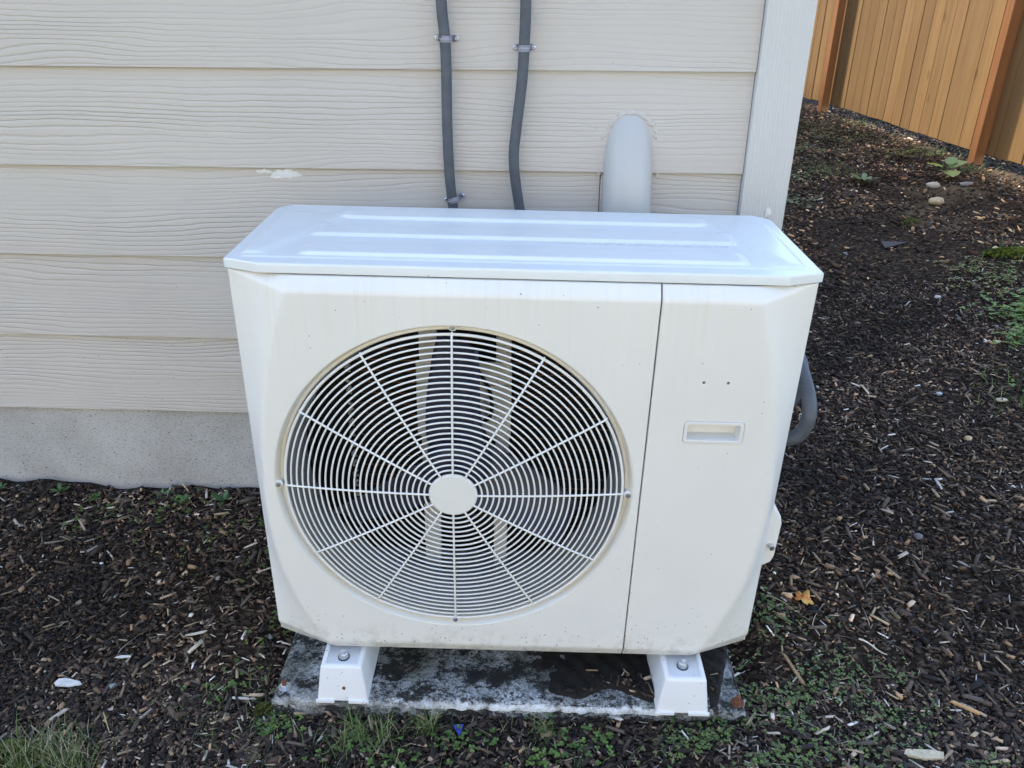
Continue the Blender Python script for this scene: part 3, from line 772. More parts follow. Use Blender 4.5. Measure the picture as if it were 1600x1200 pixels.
so_ = np_mesh('soil', V, np.stack([q, q+1, q+171, q+170], 1), plain('wet_black_soil', (.014, .011, .008), 1., 0, .004, 90, .5), smooth=True); so_.matrix_world = UM
tag(so_, 'thin dark soil washed over the end of the pad', kind='stuff')

# ------------------------------------------------------------------ conduits, clamps, sleeve
def conduit(label, pts, r=.0108, group='grey flexible conduits on the siding'):
    return tag(tube('conduit', smooth_path(pts, 8), r, M_CONDUIT, None, 20), label, 'conduit', group)
conduit('grey flexible conduit clipped to the siding with two straps, left of its twin',
        [(-.203, -.021, 1.75), (-.2045, -.020, 1.40), (-.2030, -.0200, 1.265), (-.1985, -.0195, 1.205), (-.1970, -.0195, 1.15), (-.1985, -.020, 1.04), (-.1975, -.019, .94), (-.1935, -.020, .888), (-.188, -.024, .82), (-.18, -.05, .70), (-.17, -.08, .55), (-.17, -.12, .40)])
conduit('grey flexible conduit with a single strap, between its twin and the capped sleeve',
        [(-.040, -.020, 1.75), (-.0415, -.0195, 1.40), (-.0405, -.0195, 1.265), (-.0425, -.0195, 1.19), (-.0465, -.020, 1.12), (-.0570, -.021, 1.03), (-.0620, -.022, .978), (-.0590, -.022, .93), (-.0500, -.022, .87), (-.035, -.030, .78), (.02, -.06, .62), (.10, -.09, .45)])
def clamp(x, y, z, tilt, wd, label):
    c = empty('conduit_clamp'); c.matrix_world = Matrix.Translation((x, y, z)) @ Matrix.Rotation(tilt, 4, 'Y')
    tag(c, label, 'clamp', 'two-hole straps holding the conduits')
    r = .0118; pr = []
    hw_ = wd/2
    prof = [(-hw_, 0), (-r-.0015, 0), (-r-.0003, -.003)]
    for k in range(13):
        t = math.pi*k/12; prof.append((-r*math.cos(t), -.0215-r*math.sin(t)))
    prof += [(r+.0003, -.004), (r+.002, 0), (hw_, 0)]
    bm = bmesh.new(); hh = .0060; th = .0016
    cols = []
    for (px_, py_) in prof:
        cols.append([bm.verts.new((px_, py_-th*0, -hh)), bm.verts.new((px_, py_, hh))])
    for A, B in zip(cols[:-1], cols[1:]): bm.faces.new((A[0], B[0], B[1], A[1]))
    bmesh.ops.solidify(bm, geom=bm.faces[:], thickness=th)
    add_tube(bm, [(-hw_, -.0016, 0), (-hw_, .0, 0)], .0060, 20); add_tube(bm, [(hw_, -.0016, 0), (hw_, .0, 0)], .0060, 20)
    # raised bead along the strap
    add_tube(bm, [(-r*math.cos(math.pi*k/12), -.0218-(r+.0006)*math.sin(math.pi*k/12), 0) for k in range(13)], .0011, 6)
    bmesh.ops.recalc_face_normals(bm, faces=bm.faces)
    bmo('strap', bm, M_STRAP, c, True, 35)
    for s in (-1, 1):
        bm = bmesh.new()
        add_tube(bm, [(s*(hw_-.0008), -.0015, 0), (s*(hw_-.0008), -.0030, 0), (s*(hw_-.0008), -.0046, 0)], [.0046, .0044, .0026], 16)
        sc_ = bmo('screw', bm, M_ZINC, c)
        bm = bmesh.new(); add_box(bm, s*(hw_-.0008)-.0022, s*(hw_-.0008)+.0022, -.0049, -.0044, -.0005, .0005); add_box(bm, s*(hw_-.0008)-.0005, s*(hw_-.0008)+.0005, -.00495, -.0044, -.0022, .0022)
        bmo('slot', bm, M_DARK, sc_, False)
clamp(-.1965, .002, 1.197, R(2), .041, 'pale two-hole strap screwed over the left conduit, high on the siding')
clamp(-.0430, .002, 1.181, R(-1), .038, 'pale two-hole strap screwed over the right conduit')
clamp(-.1900, .000, .882, R(-14), .037, 'tilted pale strap on the left conduit just above the heat pump lid')
# conduit loop at the right side of the unit
lp = [UM @ Vector(p) for p in ((.440, .20, .645), (.466, .15, .630), (.488, .10, .598), (.500, .065, .560), (.503, .045, .525), (.496, .045, .490), (.480, .050, .474), (.455, .060, .468))]
tag(tube('conduit', smooth_path(lp, 8), .0125, M_CONDUIT, None, 20), 'grey flexible conduit looping out from the right side of the heat pump', 'conduit')
lp = [UM @ Vector(p) for p in ((.44, .24, .645), (.472, .20, .630), (.498, .15, .600), (.507, .12, .565), (.49, .11, .515), (.45, .11, .49))]
tag(tube('conduit', smooth_path(lp, 8), .0115, M_CONDUIT, None, 20), 'second grey conduit mostly hidden behind the loop beside the heat pump', 'conduit')
# painted elbow sleeve for the line set
sl_ = empty('pipe_sleeve', (.179, 0, .9)); tag(sl_, 'grey painted pipe elbow coming out of the siding behind the heat pump', 'pipe sleeve')
pts = smooth_path([(.176, .100, 1.060), (.176, .045, 1.025), (.1765, .012, .975), (.177, -.010, .915), (.178, -.020, .85), (.179, -.024, .76), (.18, -.026, .45)], 8)
pts = [Vector(p)-Vector((.179, 0, .9)) for p in pts]
tube('elbow', pts, .0505, plain('grey_sleeve_paint', (.50, .50, .485), .42, 0, 0, 6, .03), sl_, 40)
# caulk bead round it
v_ = []; r_ = random.Random(8)
cp = []
for k in range(61):
    t = k/60; ang = math.pi*t
    x = -.0600*math.cos(ang)*(1+.05*math.sin(k*1.7)); z = .075 + .0960*math.sin(ang)**.8
    if t < .04 or t > .96: z = .075-.03*(1-min(t, 1-t)/.04)
    cp.append((x-.001, .0085, z-.013))
tube('caulk_bead', cp, [.0062+.0009*math.sin(k*.9)+.0006*math.sin(k*2.1) for k in range(61)], M_SIDING, sl_, 10)

# ------------------------------------------------------------------ loose cover
def surf(x, y):
    """world height of whatever lies under (x, y): bed, pad or dirt"""
    g = gh(x, y); lx, ly = slab_world(x, y)
    on = (lx > -.47) & (lx < .462) & (ly > -.054) & (ly < .34)
    loc = np.maximum(-.0855, -.0890+dirt_h(lx, ly)*1.25)
    return np.where(on, .1138 + loc - .0163*lx, g), on, lx, ly
TPL = np.array([(-1, -.35, -.5), (-.9, .45, -.5), (.95, .35, -.5), (1, -.45, -.5), (-.85, -.4, .5), (-.95, .3, .5), (.8, .42, .5), (.9, -.3, .5)], float)
TF = np.array([(0, 1, 2), (0, 2, 3), (4, 6, 5), (4, 7, 6), (0, 4, 5), (0, 5, 1), (1, 5, 6), (1, 6, 2), (2, 6, 7), (2, 7, 3), (3, 7, 4), (3, 4, 0)])
def scatter(name, x, y, L, Wd, T, col, m, label, tilt=.35, lift=.35, tpl=TPL, tf=TF, jit=.22):
    n = len(x); z, on, lx, ly = surf(x, y)
    v = tpl[None]*(1+rng.uniform(-jit, jit, (n, len(tpl), 3)))
    v = v*np.stack([L/2, Wd, T], 1)[:, None]
    a_ = rng.uniform(0, 6.283, n); b_ = rng.normal(0, tilt, n); c_ = rng.normal(0, tilt, n)
    X_, Y_, Z_ = v[..., 0], v[..., 1], v[..., 2]
    cb, sb = np.cos(b_)[:, None], np.sin(b_)[:, None]; X_, Z_ = X_*cb+Z_*sb, -X_*sb+Z_*cb
    cc, sc_ = np.cos(c_)[:, None], np.sin(c_)[:, None]; Y_, Z_ = Y_*cc-Z_*sc_, Y_*sc_+Z_*cc
    ca, sa = np.cos(a_)[:, None], np.sin(a_)[:, None]; X_, Y_ = X_*ca-Y_*sa, X_*sa+Y_*ca
    Z_ = Z_ + (z + T*lift + np.abs(np.sin(b_))*L*.22*lift)[:, None] + rng.uniform(0, .004, n)[:, None]
    V = np.stack([X_+x[:, None], Y_+y[:, None], Z_], -1).reshape(-1, 3)
    F = (tf[None]+(np.arange(n)*len(tpl))[:, None, None]).reshape(-1, tf.shape[1])
    reg = 1+.32*np.sin(x*5.1+2.2*np.sin(y*3.3))+.22*np.sin(y*9.7-x*6.1+1.9)+.15*np.sin(x*21+y*17)
    C = np.repeat(col*rng.uniform(.6, 1.35, (n, 1))*np.clip(reg, .35, 1.7)[:, None], len(tpl), 0)
    return tag(np_mesh(name, V, F, m, C), label, kind='stuff')
def vis(x, y, pad_=.0):
    """only what this part of the yard could show: not under the house"""
    return ~((y > -.0) & (x < .50)) & (x < 3.06+(4.153-y)*.1427+.45)
def allowed(x, y, dens_slab=True):
    z, on, lx, ly = surf(x, y)
    dh = dirt_h(lx, ly)
    ok = vis(x, y) & (~on | (dh > .0055) | ((rng.random(len(x)) < .018) & (lx > -.30)))
    ok &= ~(on & (rng.random(len(x)) < .62))
    under = on & (np.abs(np.abs(lx)-.333) < .056)& (ly > -.068)
    under |= (np.abs(lx-.335) < .056) & (ly > -.072) & (ly < 0)
    bare = (x > 1.2) & (y > 1.6) & (np.sin(x*2.1-y*1.3+.5)+.6*np.sin(x*4.7+y*2.9) > .75) & (rng.random(len(x)) < .72)
    return ok & ~under & ~bare
def near_pts(n):
    x = np.concatenate([rng.uniform(-1.75, -.38, int(n*.26)), rng.uniform(-1.1, 1.3, int(n*.20)), rng.uniform(.40, 2.3, int(n*.54))])
    y = np.concatenate([rng.uniform(-1.05, .0, int(n*.26)), rng.uniform(-.95, -.50, int(n*.20)), rng.uniform(-.85, 1.7, int(n*.54))])
    k = allowed(x, y); return x[k], y[k]
PAL = np.array([(.008, .006, .005), (.016, .012, .010), (.034, .024, .018), (.052, .037, .028), (.085, .066, .052), (.17, .125, .085), (.34, .255, .165), (.50, .43, .34), (.60, .57, .52)])
def cols(n, p): return PAL[rng.choice(len(PAL), n, p=np.array(p)/sum(p))]
x, y = near_pts(135000)
th_ = np.sin(x*6.3+1.7*np.sin(y*5.1+1))+np.sin(y*7.7-x*3.9+2)+.6*np.sin(x*17+y*13)
k = rng.random(len(x)) > .62*sm(.55, 1.4, th_); x, y = x[k], y[k]; n = len(x)
L = np.clip(rng.lognormal(math.log(.0080), .45, n), .0035, .024)
scatter('mulch', x, y, L, L*rng.uniform(.24, .5, n), L*rng.uniform(.18, .42, n), cols(n, (16, 19, 21, 19, 15, 9, 3.6, 1., .3))*np.array([1.2, 1.02, .93]), M_CHIP, 'dark bark mulch of small chips covering the bed', .5)
x, y = near_pts(2600); n = len(x); L = rng.uniform(.016, .042, n)
scatter('mulch', x, y, L, L*rng.uniform(.10, .30, n), L*rng.uniform(.06, .16, n), cols(n, (2, 5, 8, 9, 8, 4, 1, 0, 0)), M_CHIP, 'long dark shreds of bark among the smaller chips', .25, .9)
# pale splinters and straw-like slivers
x, y = near_pts(10500); n = len(x)
L = np.clip(rng.lognormal(math.log(.0145), .45, n), .005, .046)
scatter('mulch', x, y, L, L*rng.uniform(.08, .22, n), L*rng.uniform(.04, .12, n), cols(n, (0, 0, 0, 1, 3, 8, 10, 6, 3)), M_CHIP, 'pale wood splinters strewn over the dark mulch', .22, 1.3)
# far part
def far_pts(n):
    x = rng.uniform(.5, 3.6, n); y = 1.6+(rng.random(n)**.8)*5.6; k = allowed(x, y); return x[k], y[k]
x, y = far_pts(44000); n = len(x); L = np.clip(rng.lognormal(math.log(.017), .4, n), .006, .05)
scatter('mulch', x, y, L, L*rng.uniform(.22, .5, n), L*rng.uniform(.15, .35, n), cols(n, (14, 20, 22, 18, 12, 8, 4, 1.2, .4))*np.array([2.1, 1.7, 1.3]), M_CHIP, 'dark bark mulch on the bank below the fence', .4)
# pebbles: octahedral nuggets
OT = np.array([(1, 0, 0), (.3, .95, 0), (-.8, .55, 0), (-.75, -.6, 0), (.35, -.9, 0), (0, 0, 1), (0, 0, -1)], float)
OF = np.array([(k, (k+1) % 5, 5) for k in range(5)] + [((k+1) % 5, k, 6) for k in range(5)])
x = np.concatenate([rng.uniform(1.0, 3.0, 5200), rng.uniform(-1.5, 2.2, 700)]); y = np.concatenate([rng.uniform(1.0, 6.8, 5200), rng.uniform(-.95, 1.5, 700)])
band = np.concatenate([rng.random(5200) < np.clip((x[:5200]-1.1)/1.3, .05, 1), np.ones(700, bool)])
k = allowed(x, y) & band; x, y = x[k], y[k]; n = len(x); L = np.clip(rng.lognormal(math.log(.0105), .45, n), .004, .035)*np.where(x+y*.5 < 1.6, .62, 1)
pc = np.array([(.42, .40, .36), (.30, .29, .27), (.50, .45, .36), (.20, .21, .22), (.60, .58, .54)])[rng.integers(0, 5, n)]*.75
scatter('gravel', x, y, L, L*.38, L*.28, pc, M_PEB, 'small pale pebbles scattered on the bare bank', .2, .7, OT, OF, .2)

# ------------------------------------------------------------------ little plants
LT = np.array([(0, 0, 0), (.35, .42, .06), (.8, .46, .10), (1.05, .18, .08), (.98, 0, .02), (1.05, -.18, .08), (.8, -.46, .10), (.35, -.42, .06)], float)
def leaf_cloud(cx, cy, cz, heading, size, tilt, col, tpl=LT):
    n = len(cx); v = np.repeat(tpl[None], n, 0)*size[:, None, None]
    X_, Y_, Z_ = v[..., 0], v[..., 1], v[..., 2]
    cb, sb = np.cos(tilt)[:, None], np.sin(tilt)[:, None]; X_, Z_ = X_*cb-Z_*sb, X_*sb+Z_*cb
    ca, sa = np.cos(heading)[:, None], np.sin(heading)[:, None]; X_, Y_ = X_*ca-Y_*sa, X_*sa+Y_*ca
    V = np.stack([X_+cx[:, None], Y_+cy[:, None], Z_+cz[:, None]], -1).reshape(-1, 3)
    F = np.arange(n*len(tpl)).reshape(n, len(tpl))
    return V, F, np.repeat(col, len(tpl), 0)
def clover(n, centers, spread, hgt, sizer, name, label, base=(.070, .125, .028)):
    cs = np.array(centers); idx = rng.integers(0, len(cs), n)
    x = cs[idx, 0]+rng.normal(0, 1, n)*cs[idx, 2]; y = cs[idx, 1]+rng.normal(0, 1, n)*cs[idx, 2]*.8
    g_ = np.sin(x*31+2*np.sin(y*23))+np.sin(y*41-x*17+1)+.5*np.sin(x*77+y*63)
    k = vis(x, y) & (surf(x, y)[1] == False) & (g_ > -.35+rng.uniform(-.5, .5, len(x))); x, y = x[k], y[k]; n = len(x)
    z = surf(x, y)[0]+rng.uniform(.003, hgt, n); a_ = rng.uniform(0, 6.28, n); s = rng.uniform(*sizer, n)
    hue = rng.uniform(.65, 1.35, (n, 1)); yel = rng.random((n, 1))
    c = np.array(base)*hue*(1+yel*np.array([.5, .18, -.1]))
    X3 = np.concatenate([x]*3); Y3 = np.concatenate([y]*3); Z3 = np.concatenate([z]*3); A3 = np.concatenate([a_, a_+2.09, a_+4.19])
    V, F, C = leaf_cloud(X3, Y3, Z3, A3, np.concatenate([s]*3), rng.normal(.15, .25, 3*n), np.concatenate([c]*3))
    return tag(np_mesh(name, V, F, M_LEAF, C), label, kind='stuff')
clover(2300, [(.47, -.52, .05), (.54, -.42, .06), (.50, -.60, .06), (.38, -.64, .045), (.58, -.60, .07), (.30, -.66, .04), (.66, -.50, .06), (.72, -.56, .06), (.50, -.33, .035), (.44, -.68, .05), (.62, -.70, .07), (.80, -.68, .05)], 0, .014, (.0026, .0052), 'ground_cover', 'low green clover-like seedlings beside the right end of the pad')
clover(330, [(-.15, -.66, .03), (-.07, -.68, .03), (.02, -.66, .03), (-.36, -.68, .03), (-.26, -.70, .03), (.12, -.65, .03), (-.50, -.64, .03), (-.46, -.70, .04), (-.62, -.55, .05), (.0, -.70, .03)], 0, .016, (.0045, .0075), 'ground_cover', 'scattered three-leaved seedlings in front of the pad', (.07, .15, .035))
clover(300, [(-.66, -.10, .05), (-.60, -.20, .05), (-.55, -.40, .05), (-.75, -.20, .05), (-.9, -.1, .05), (-1.1, -.12, .06)], 0, .012, (.004, .007), 'ground_cover', 'sparse seedlings between the foundation and the pad')
clover(1500, [(1.84, 1.24, .07), (1.95, 1.30, .08), (2.0, 1.1, .08), (1.80, 1.02, .06), (1.70, .62, .08)], 0, .05, (.007, .014), 'ground_cover', 'bright green weeds at the right edge of the yard', (.09, .20, .045))
clover(2600, [(2.30, 5.3, .20), (2.0, 4.6, .15), (1.75, 3.8, .14), (2.05, 5.9, .22), (2.5, 5.0, .18), (2.7, 4.5, .12), (2.35, 1.9, .10), (1.9, 1.65, .12), (1.5, 3.1, .1)], 0, .02, (.006, .013), 'ground_cover', 'patchy green weeds on the bank below the fence', (.10, .155, .04))

def blades(n, xy, L, lean, wid, colr, name, label, thing=False):
    cs = np.array(xy); idx = rng.integers(0, len(cs), n)
    x = cs[idx, 0]+rng.normal(0, 1, n)*cs[idx, 2]; y = cs[idx, 1]+rng.normal(0, 1, n)*cs[idx, 2]
    k = vis(x, y) & ~surf(x, y)[1]; x, y = x[k], y[k]; n = len(x); z = surf(x, y)[0]
    ln = rng.uniform(*L, n); th = rng.uniform(0, 6.28, n); le = rng.uniform(*lean, n); w_ = wid*rng.uniform(.6, 1.3, n)
    V = []
    for t in (0, .35, .7, 1.):
        d = ln*le*t**1.7; hz = ln*np.sqrt(np.maximum(1-le**2*.75, .05))*t*(1-.30*le*t)
        ctr = np.stack([x+d*np.cos(th), y+d*np.sin(th), z+hz], -1); ww = w_*(1-.92*t**1.5)
        sd_ = np.stack([-np.sin(th)*ww, np.cos(th)*ww, ww*0], -1)
        V += [ctr-sd_, ctr+sd_]
    V = np.stack(V, 1); n8 = np.arange(n)*8
    F = np.concatenate([np.stack([n8+2*k, n8+2*k+1, n8+2*k+3, n8+2*k+2], 1) for k in range(3)])
    c = np.array(colr)[rng.integers(0, len(colr), n)]*rng.uniform(.7, 1.3, (n, 1)); C = np.repeat(c, 8, 0)
    o_ = np_mesh(name, V.reshape(-1, 3), F, M_GRASS, C)
    return o_
GC = [(.07, .14, .025), (.10, .18, .035), (.13, .19, .05), (.28, .26, .13)]
tag(blades(620, [(-.905, -.745, .035), (-.86, -.735, .03), (-.95, -.76, .03)], (.03, .075), (.2, .95), .0009, GC+[(.45, .40, .26)], 'grass_tuft', ''), 'dense green and straw-coloured grass tuft growing at the edge of the mulch bed', 'grass tuft')
tag(blades(170, [(-.29, -.655, .022), (-.34, -.665, .02)], (.025, .075), (.3, .95), .0008, GC, 'grass_tuft', ''), 'thin green grass tuft in front of the left foot', 'grass tuft', 'small grass tufts along the front of the pad')
tag(blades(70, [(-.20, -.635, .010)], (.03, .07), (.3, .9), .0008, GC, 'grass_tuft', ''), 'sparse grass tuft touching the front edge of the pad, right of the left foot', 'grass tuft', 'small grass tufts along the front of the pad')
tag(blades(60, [(.02, -.632, .012)], (.02, .05), (.4, .95), .0008, GC, 'grass_tuft', ''), 'grass tuft at the middle of the pad front edge', 'grass tuft', 'small grass tufts along the front of the pad')
tag(blades(420, [(-.5, -.69, .10), (-.1, -.72, .12), (.1, -.71, .10), (-.3, -.75, .12), (-.62, -.60, .06)], (.015, .05), (.4, .97), .0007, GC, 'grass', ''), 'thin stray grass blades in the mulch before the pad', kind='stuff')
tag(blades(900, [(2.3, 5.4, .25), (1.95, 3.9, .12), (2.75, 5.8, .1), (2.9, 4.5, .1), (2.85, 3.9, .1), (2.2, 1.75, .14), (1.6, .6, .12)], (.03, .08), (.3, .95), .002, GC, 'grass', ''), 'thin weedy grass on the bank by the fence', kind='stuff')
# dry stalks and straw lying about
DRY = [(.42, .36, .24), (.30, .25, .17), (.5, .45, .34)]
tag(blades(260, [(.8, -.3, .5), (1.3, .4, .5), (-.9, -.4, .3), (.7, -.65, .25), (-.2, -.7, .3)], (.02, .06), (.985, 1.), .0007, DRY, 'straw', ''), 'dry thin stalks lying on the mulch', kind='stuff')

# rosette weeds at the foundation
def weed(x, y, s, nl, label, group, base=(.07, .16, .045), dz=.0, splay=(.15, .8)):
    w_ = empty('weed', (x, y, float(surf(np.array([x]), np.array([y]))[0][0])+dz)); tag(w_, label, 'weed', group)
    rr_ = random.Random(int(x*1000)*7+int(y*1000))
    T = np.array([(0, .0, 0), (.35, .16, .07), (.7, .20, .10), (.92, .10, .06), (1.04, 0, .02), (.92, -.10, .06), (.7, -.20, .10), (.35, -.16, .07)])
    for k in range(nl):
        lv = s*rr_.uniform(.6, 1.1); t = rr_.uniform(*splay); a0 = k*2.399+rr_.uniform(-.3, .3); hz = s*.12*k/nl + s*.1
        V, F, C = leaf_cloud(np.array([0.]), np.array([0.]), np.array([hz]), np.array([a0]), np.array([lv]), np.array([t]), np.array([base])*rr_.uniform(.75, 1.3), T)
        np_mesh('leaf', V, F, M_LEAF, C, parent=w_)
    bm = bmesh.new(); add_tube(bm, [(0, 0, -.01), (0, 0, s*.25)], s*.05, 6); bmo('stem', bm, plain('stem', (.10, .14, .05)) if 'stem' not in bpy.data.materials else bpy.data.materials['stem'], w_)
G1 = 'small weeds at the foot of the foundation'
weed(-1.393, -.030, .022, 7, 'small weed at the left edge, at the foot of the foundation', G1)
weed(-1.227, -.040, .030, 9, 'bright leafy weed at the foundation, second from the left edge of the photo', G1)
weed(-1.137, -.045, .024, 8, 'low weed under the low point of the foundation edge', G1)
weed(-.967, -.030, .024, 7, 'upright weed with narrow leaves, second from the heat pump along the foundation', G1)
weed(-.925, -.055, .022, 6, 'tiny weed just in front of the narrow-leaved one by the foundation', G1, (.08, .17, .04))
weed(-.895, -.060, .022, 7, 'star-leaved weed between the tiny weed and the big rosette', G1, (.08, .18, .05))
weed(-.800, -.050, .034, 10, 'leafy rosette weed at the foundation, nearest to the heat pump', G1)
weed(-.745, -.060, .016, 6, 'yellowish little weed against the left side of the heat pump', G1, (.13, .14, .035))
weed(2.05, 3.55, .10, 12, 'star-shaped thistle-like weed on the bank below the first fence post', 'weeds on the bank', (.13, .20, .07), 0, (.1, .5))
# broad-leaved plant
bp = empty('broadleaf_plant', (2.64, 3.72, float(gh(2.64, 3.72)))); tag(bp, 'yellow-green broad-leaved plant on the bank beneath the fence', 'plant')
BT = np.array([(0, 0, 0), (.10, .28, .06), (.40, .42, .12), (.75, .30, .08), (1., 0, -.02), (.75, -.30, .08), (.40, -.42, .12), (.10, -.28, .06)])
for k, (a0, s, t, cc) in enumerate(((-1.75, .19, -.05, (.26, .36, .12)), (2.9, .15, .25, (.20, .34, .07)), (.3, .17, .3, (.20, .30, .09)), (-2.7, .13, .15, (.24, .38, .08)), (.9, .12, .5, (.16, .27, .07)))):
    V, F, C = leaf_cloud(np.array([.02*math.cos(a0)]), np.array([.02*math.sin(a0)]), np.array([.045+.008*k]), np.array([a0]), np.array([s*.75]), np.array([t]), np.array([cc]), BT)
    V[0::8, 2] += 0
    np_mesh('leaf', V, F, M_LEAF, C, parent=bp)
tube('stem', [(0, 0, -.02), (0, 0, .06)], .005, bpy.data.materials['stem'], bp, 8)

# moss cushions
def moss(x, y, sx_, sy_, h, n, label, c0=(.085, .095, .015)):
    a_ = rng.uniform(0, 6.28, n); r = np.sqrt(rng.random(n)); px_ = x+r*np.cos(a_)*sx_; py_ = y+r*np.sin(a_)*sy_
    z = surf(px_, py_)[0]*1. ; z = np.minimum(z, float(gh(x, y))+.02) + h*np.sqrt(np.maximum(1-r*r, 0))
    V, F, C = leaf_cloud(px_, py_, z, rng.uniform(0, 6.28, n), rng.uniform(.0025, .006, n)*(1+(sx_ > .06)*1.5), rng.normal(.5, .5, n), np.array(c0)*rng.uniform(.5, 1.6, (n, 1)))
    return tag(np_mesh('moss', V, F, M_MOSS, C), label, 'moss')
moss(-.535, -.602, .017, .015, .016, 1500, 'olive green moss cushion at the left front corner of the pad')
moss(2.17, 1.90, .16, .05, .02, 2200, 'bright moss strip on the bank at the right edge', (.13, .17, .02))
moss(1.95, 2.55, .045, .03, .05, 500, 'small green moss clump standing on the bank below the pale stones', (.10, .15, .02))
moss(-.96, -.735, .07, .03, .008, 2200, 'yellow-green moss beside the grass tuft at the corner of the bed', (.11, .12, .02))

# single stones
def stone(x, y, s, flat, col, label, seed, cat='stone', sink=.25, rot=0.):
    r3 = random.Random(seed); bm = bmesh.new(); bmesh.ops.create_icosphere(bm, subdivisions=3, radius=1)
    o_ = Vector((seed*3.1, seed, 0))
    for v in bm.verts:
        k = 1+.18*mnoise.noise(v.co*1.1+o_)+.05*mnoise.noise(v.co*3+o_)
        v.co = Vector((v.co.x*s[0]*k*.8, v.co.y*s[1]*k*.8, v.co.z*flat*k*.9))
    ob = bmo('stone', bm, plain('stone_%d' % seed, col, .75, 0, .0008, 60, .18), None, True, 180)
    ob.location = (x, y, float(surf(np.array([x]), np.array([y]))[0][0])+flat*(1-sink)); ob.rotation_euler = (0, 0, rot)
    return tag(ob, label, cat)
stone(2.462, 3.478, (.055, .035), .024, (.55, .50, .40), 'pale flattish stone below the broad-leaved plant', 1)
stone(2.272, 2.998, (.065, .050), .028, (.56, .45, .28), 'cream and ochre stone, largest on the bank', 2, rot=.6)
stone(2.650, 3.449, (.060, .022), .016, (.30, .30, .29), 'grey elongated stone right of the pale one below the broad-leaved plant', 3, rot=.3)
stone(1.622, 1.443, (.017, .011), .009, (.52, .54, .55), 'smooth light grey pebble alone in the dark mulch beyond the lid corner', 4)
stone(1.287, .627, (.013, .009), .007, (.48, .54, .54), 'small bluish white stone in the mulch right of the conduit loop', 5)
stone(1.248, .342, (.014, .012), .010, (.50, .38, .22), 'rounded tan stone in the mulch right of the conduit loop', 6)
stone(1.462, .582, (.024, .009), .007, (.62, .55, .40), 'long cream stone near the right edge of the photo', 7, rot=-.1)
stone(.93, -.105, (.013, .012), .009, (.13, .13, .14), 'dark grey round stone in the mulch right of the valve cover', 8)
stone(-.862, -.556, (.010, .009), .006, (.26, .33, .32), 'greenish grey stone in the mulch left of the pad', 9)
stone(2.085, 1.947, (.02, .018), .015, (.60, .50, .26), 'yellowish pebble near the moss strip', 10)
stone(-1.02, -.26, (.006, .005), .004, (.75, .78, .80), 'tiny white pebble in the dark mulch below the foundation', 11)

# flat debris
def shard(name, x, y, pts, th, col, label, cat, rz=0., tilt=(0, 0), lift=.004, rough=.8, m=None):
    bm = bmesh.new(); A = [bm.verts.new((px_, py_, 0)) for px_, py_ in pts]; B = [bm.verts.new((px_*.96, py_*.96, th)) for px_, py_ in pts]; n = len(pts)
    bm.faces.new(A[::-1]); bm.faces.new(B)
    for k in range(n): bm.faces.new((A[k], A[(k+1) % n], B[(k+1) % n], B[k]))
    bmesh.ops.recalc_face_normals(bm, faces=bm.faces)
    ob = bmo(name, bm, m or plain(name+'_'+label[:12].replace(' ', '_'), col, rough, 0, .0006, 120, .2), None, False)
    ob.location = (x, y, float(surf(np.array([x]), np.array([y]))[0][0])+lift+.004); ob.rotation_euler = (tilt[0], tilt[1], rz)
    return tag(ob, label, cat)
shard('shingle_scrap', 1.722, 2.2, [(-.055, -.045), (.10, .028), (-.030, .050)], .004, (.055, .055, .058), 'dark grey triangular scrap of shingle lying on the bank', 'shingle scrap', .12, (.05, 0), .008)
shard('wood_sliver', -.952, -.560, [(-.028, -.006), (-.020, -.011), (.006, -.009), (.030, .000), (.022, .006), (-.010, .009), (-.024, .005)], .003, (.62, .62, .60), 'white weathered sliver of wood in the mulch at lower left', 'wood sliver', -.08, (.15, .05), .006)
shard('wood_sliver', -.868, -.492, [(-.018, -.001), (-.004, .003), (.014, .002), (.017, -.002), (-.010, -.004)], .002, (.66, .65, .63), 'narrow whitish sliver above the large white one in the mulch', 'wood sliver', .1, (.1, 0), .005)
shard('wood_sliver', -.735, -.430, [(-.022, -.003), (.012, .003), (.024, .004), (.018, -.002), (-.008, -.006)], .002, (.55, .50, .42), 'pale sliver of wood halfway between the foundation and the white sliver', 'wood sliver', .2, (.1, 0), .005)
shard('wood_piece', .732, -.662, [(-.038, -.005), (-.030, .007), (.020, .009), (.040, .006), (.036, -.008), (.000, -.011)], .006, (.50, .42, .29), 'split piece of light wood lying at the bottom right of the bed', 'wood piece', -.05, (.1, 0), .004)
shard('wood_piece', .86, -.55, [(-.028, .003), (-.022, .007), (.028, -.004), (.024, -.009)], .005, (.52, .30, .14), 'short orange-tan stick of wood above the split piece', 'wood piece', -.35, (.05, 0), .004)
shard('wood_piece', .535, -.480, [(-.045, .003), (-.030, .007), (.046, .001), (.040, -.005)], .004, (.30, .19, .10), 'brown weathered strip of wood among the green seedlings', 'wood piece', -1.25, (.05, 0), .006)
shard('plastic_shard', -.142, -.636, [(-.010, .010), (.012, .010), (.002, -.014)], .0015, (.02, .05, .30), 'small blue plastic shard in front of the pad', 'plastic shard', .2, (.3, .1), .005, .35)
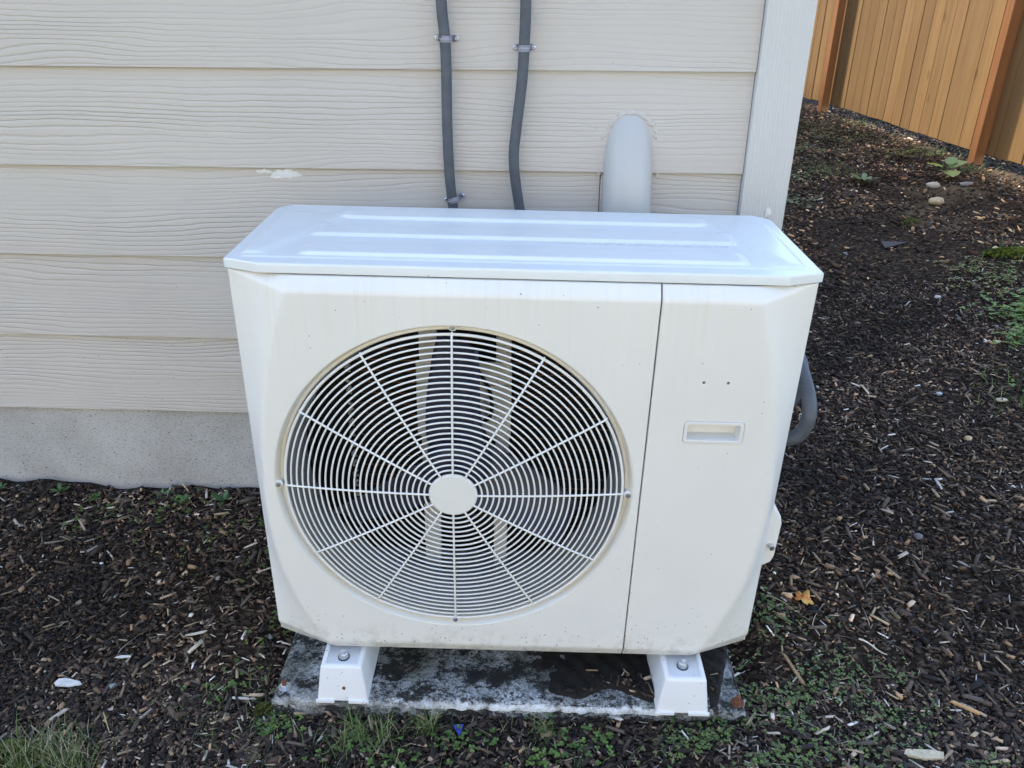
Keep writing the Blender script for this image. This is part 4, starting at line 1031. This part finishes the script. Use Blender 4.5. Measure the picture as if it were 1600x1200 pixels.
# straw stalk
def stick(x, y, L_, a_, r, col, label, cat='stick', bend=.05, name='stick'):
    pts = []
    for k in range(7):
        t = k/6-.5; xx = x+math.cos(a_)*L_*t-math.sin(a_)*bend*L_*(1-4*t*t); yy = y+math.sin(a_)*L_*t+math.cos(a_)*bend*L_*(1-4*t*t)
        pts.append((xx, yy, float(surf(np.array([xx]), np.array([yy]))[0][0])+.009+.003*math.sin(k)))
    nm = 'stick_%s' % abs(hash(col)); mm = bpy.data.materials.get(nm) or plain(nm, col, .7, 0, .0004, 100, .2)
    return tag(tube(name, pts, [r*(1-.1*k) for k in range(7)], mm, None, 7), label, cat)
stick(-.825, -.655, .085, -.92, .0012, (.55, .52, .22), 'pale yellow straw stalk lying in the mulch at lower left', 'straw', 0., 'straw_stalk')
stick(.56, -.335, .10, -.55, .0011, (.34, .28, .20), 'thin bent twig to the right of the pad, below the orange leaf', 'twig', .06, 'twig')
stick(.625, -.345, .07, .95, .0010, (.40, .34, .25), 'thin pale twig crossing the bent one below the orange leaf', 'twig', .05, 'twig')
stick(.80, -.10, .05, 1.3, .0010, (.55, .50, .38), 'short pale twig standing out in the mulch right of the valve cover', 'twig', .12, 'twig')
stick(1.37, .60, .08, 1.2, .0012, (.45, .40, .30), 'curved dry stalk near the right edge', 'twig', .15, 'twig')
stick(.72, -.42, .060, -.62, .0022, (.62, .57, .46), 'whitish straight stick in the mulch right of the seedlings', 'stick', 0.)
# orange leaf
v = []; f = []; NN = 9
for j in range(NN):
    for i in range(NN):
        u, w_ = i/(NN-1)*2-1, j/(NN-1)*2-1; rad = max(abs(u), abs(w_)); ang = math.atan2(w_, u)
        k = rad*(.85+.18*math.sin(ang*5+.6)+.08*math.sin(ang*9))/max(math.hypot(u, w_), 1e-6)
        v.append((u*k*.023, w_*k*.017, .006*math.sin(u*3+1)+.005*w_*w_+.003*math.sin(w_*7+u*4)))
for j in range(NN-1):
    for i in range(NN-1): q_ = j*NN+i; f.append((q_, q_+1, q_+NN+1, q_+NN))
a = NT('orange_dead_leaf'); o = a.obj()
a.P(Base_Color=a.ramp(a.math('ADD', a.noise(o, 55, 4), a.math('MULTIPLY', a.n('SeparateXYZ', {0: o}).outputs[0], 6.)), [(.36, (.62, .10, .03)), (.50, (.66, .30, .08)), (.66, (.60, .42, .13))]), Roughness=.6)
lf = mesh('fallen_leaf', v, f, a.m, None, True, 180); lf.location = (.600, -.309, float(gh(.6, -.309))+.012); lf.rotation_euler = (.35, .1, -.7)
md = lf.modifiers.new('thickness', 'SOLIDIFY'); md.thickness = .0005
tag(lf, 'orange and yellow curled fallen leaf on the mulch right of the heat pump', 'leaf')
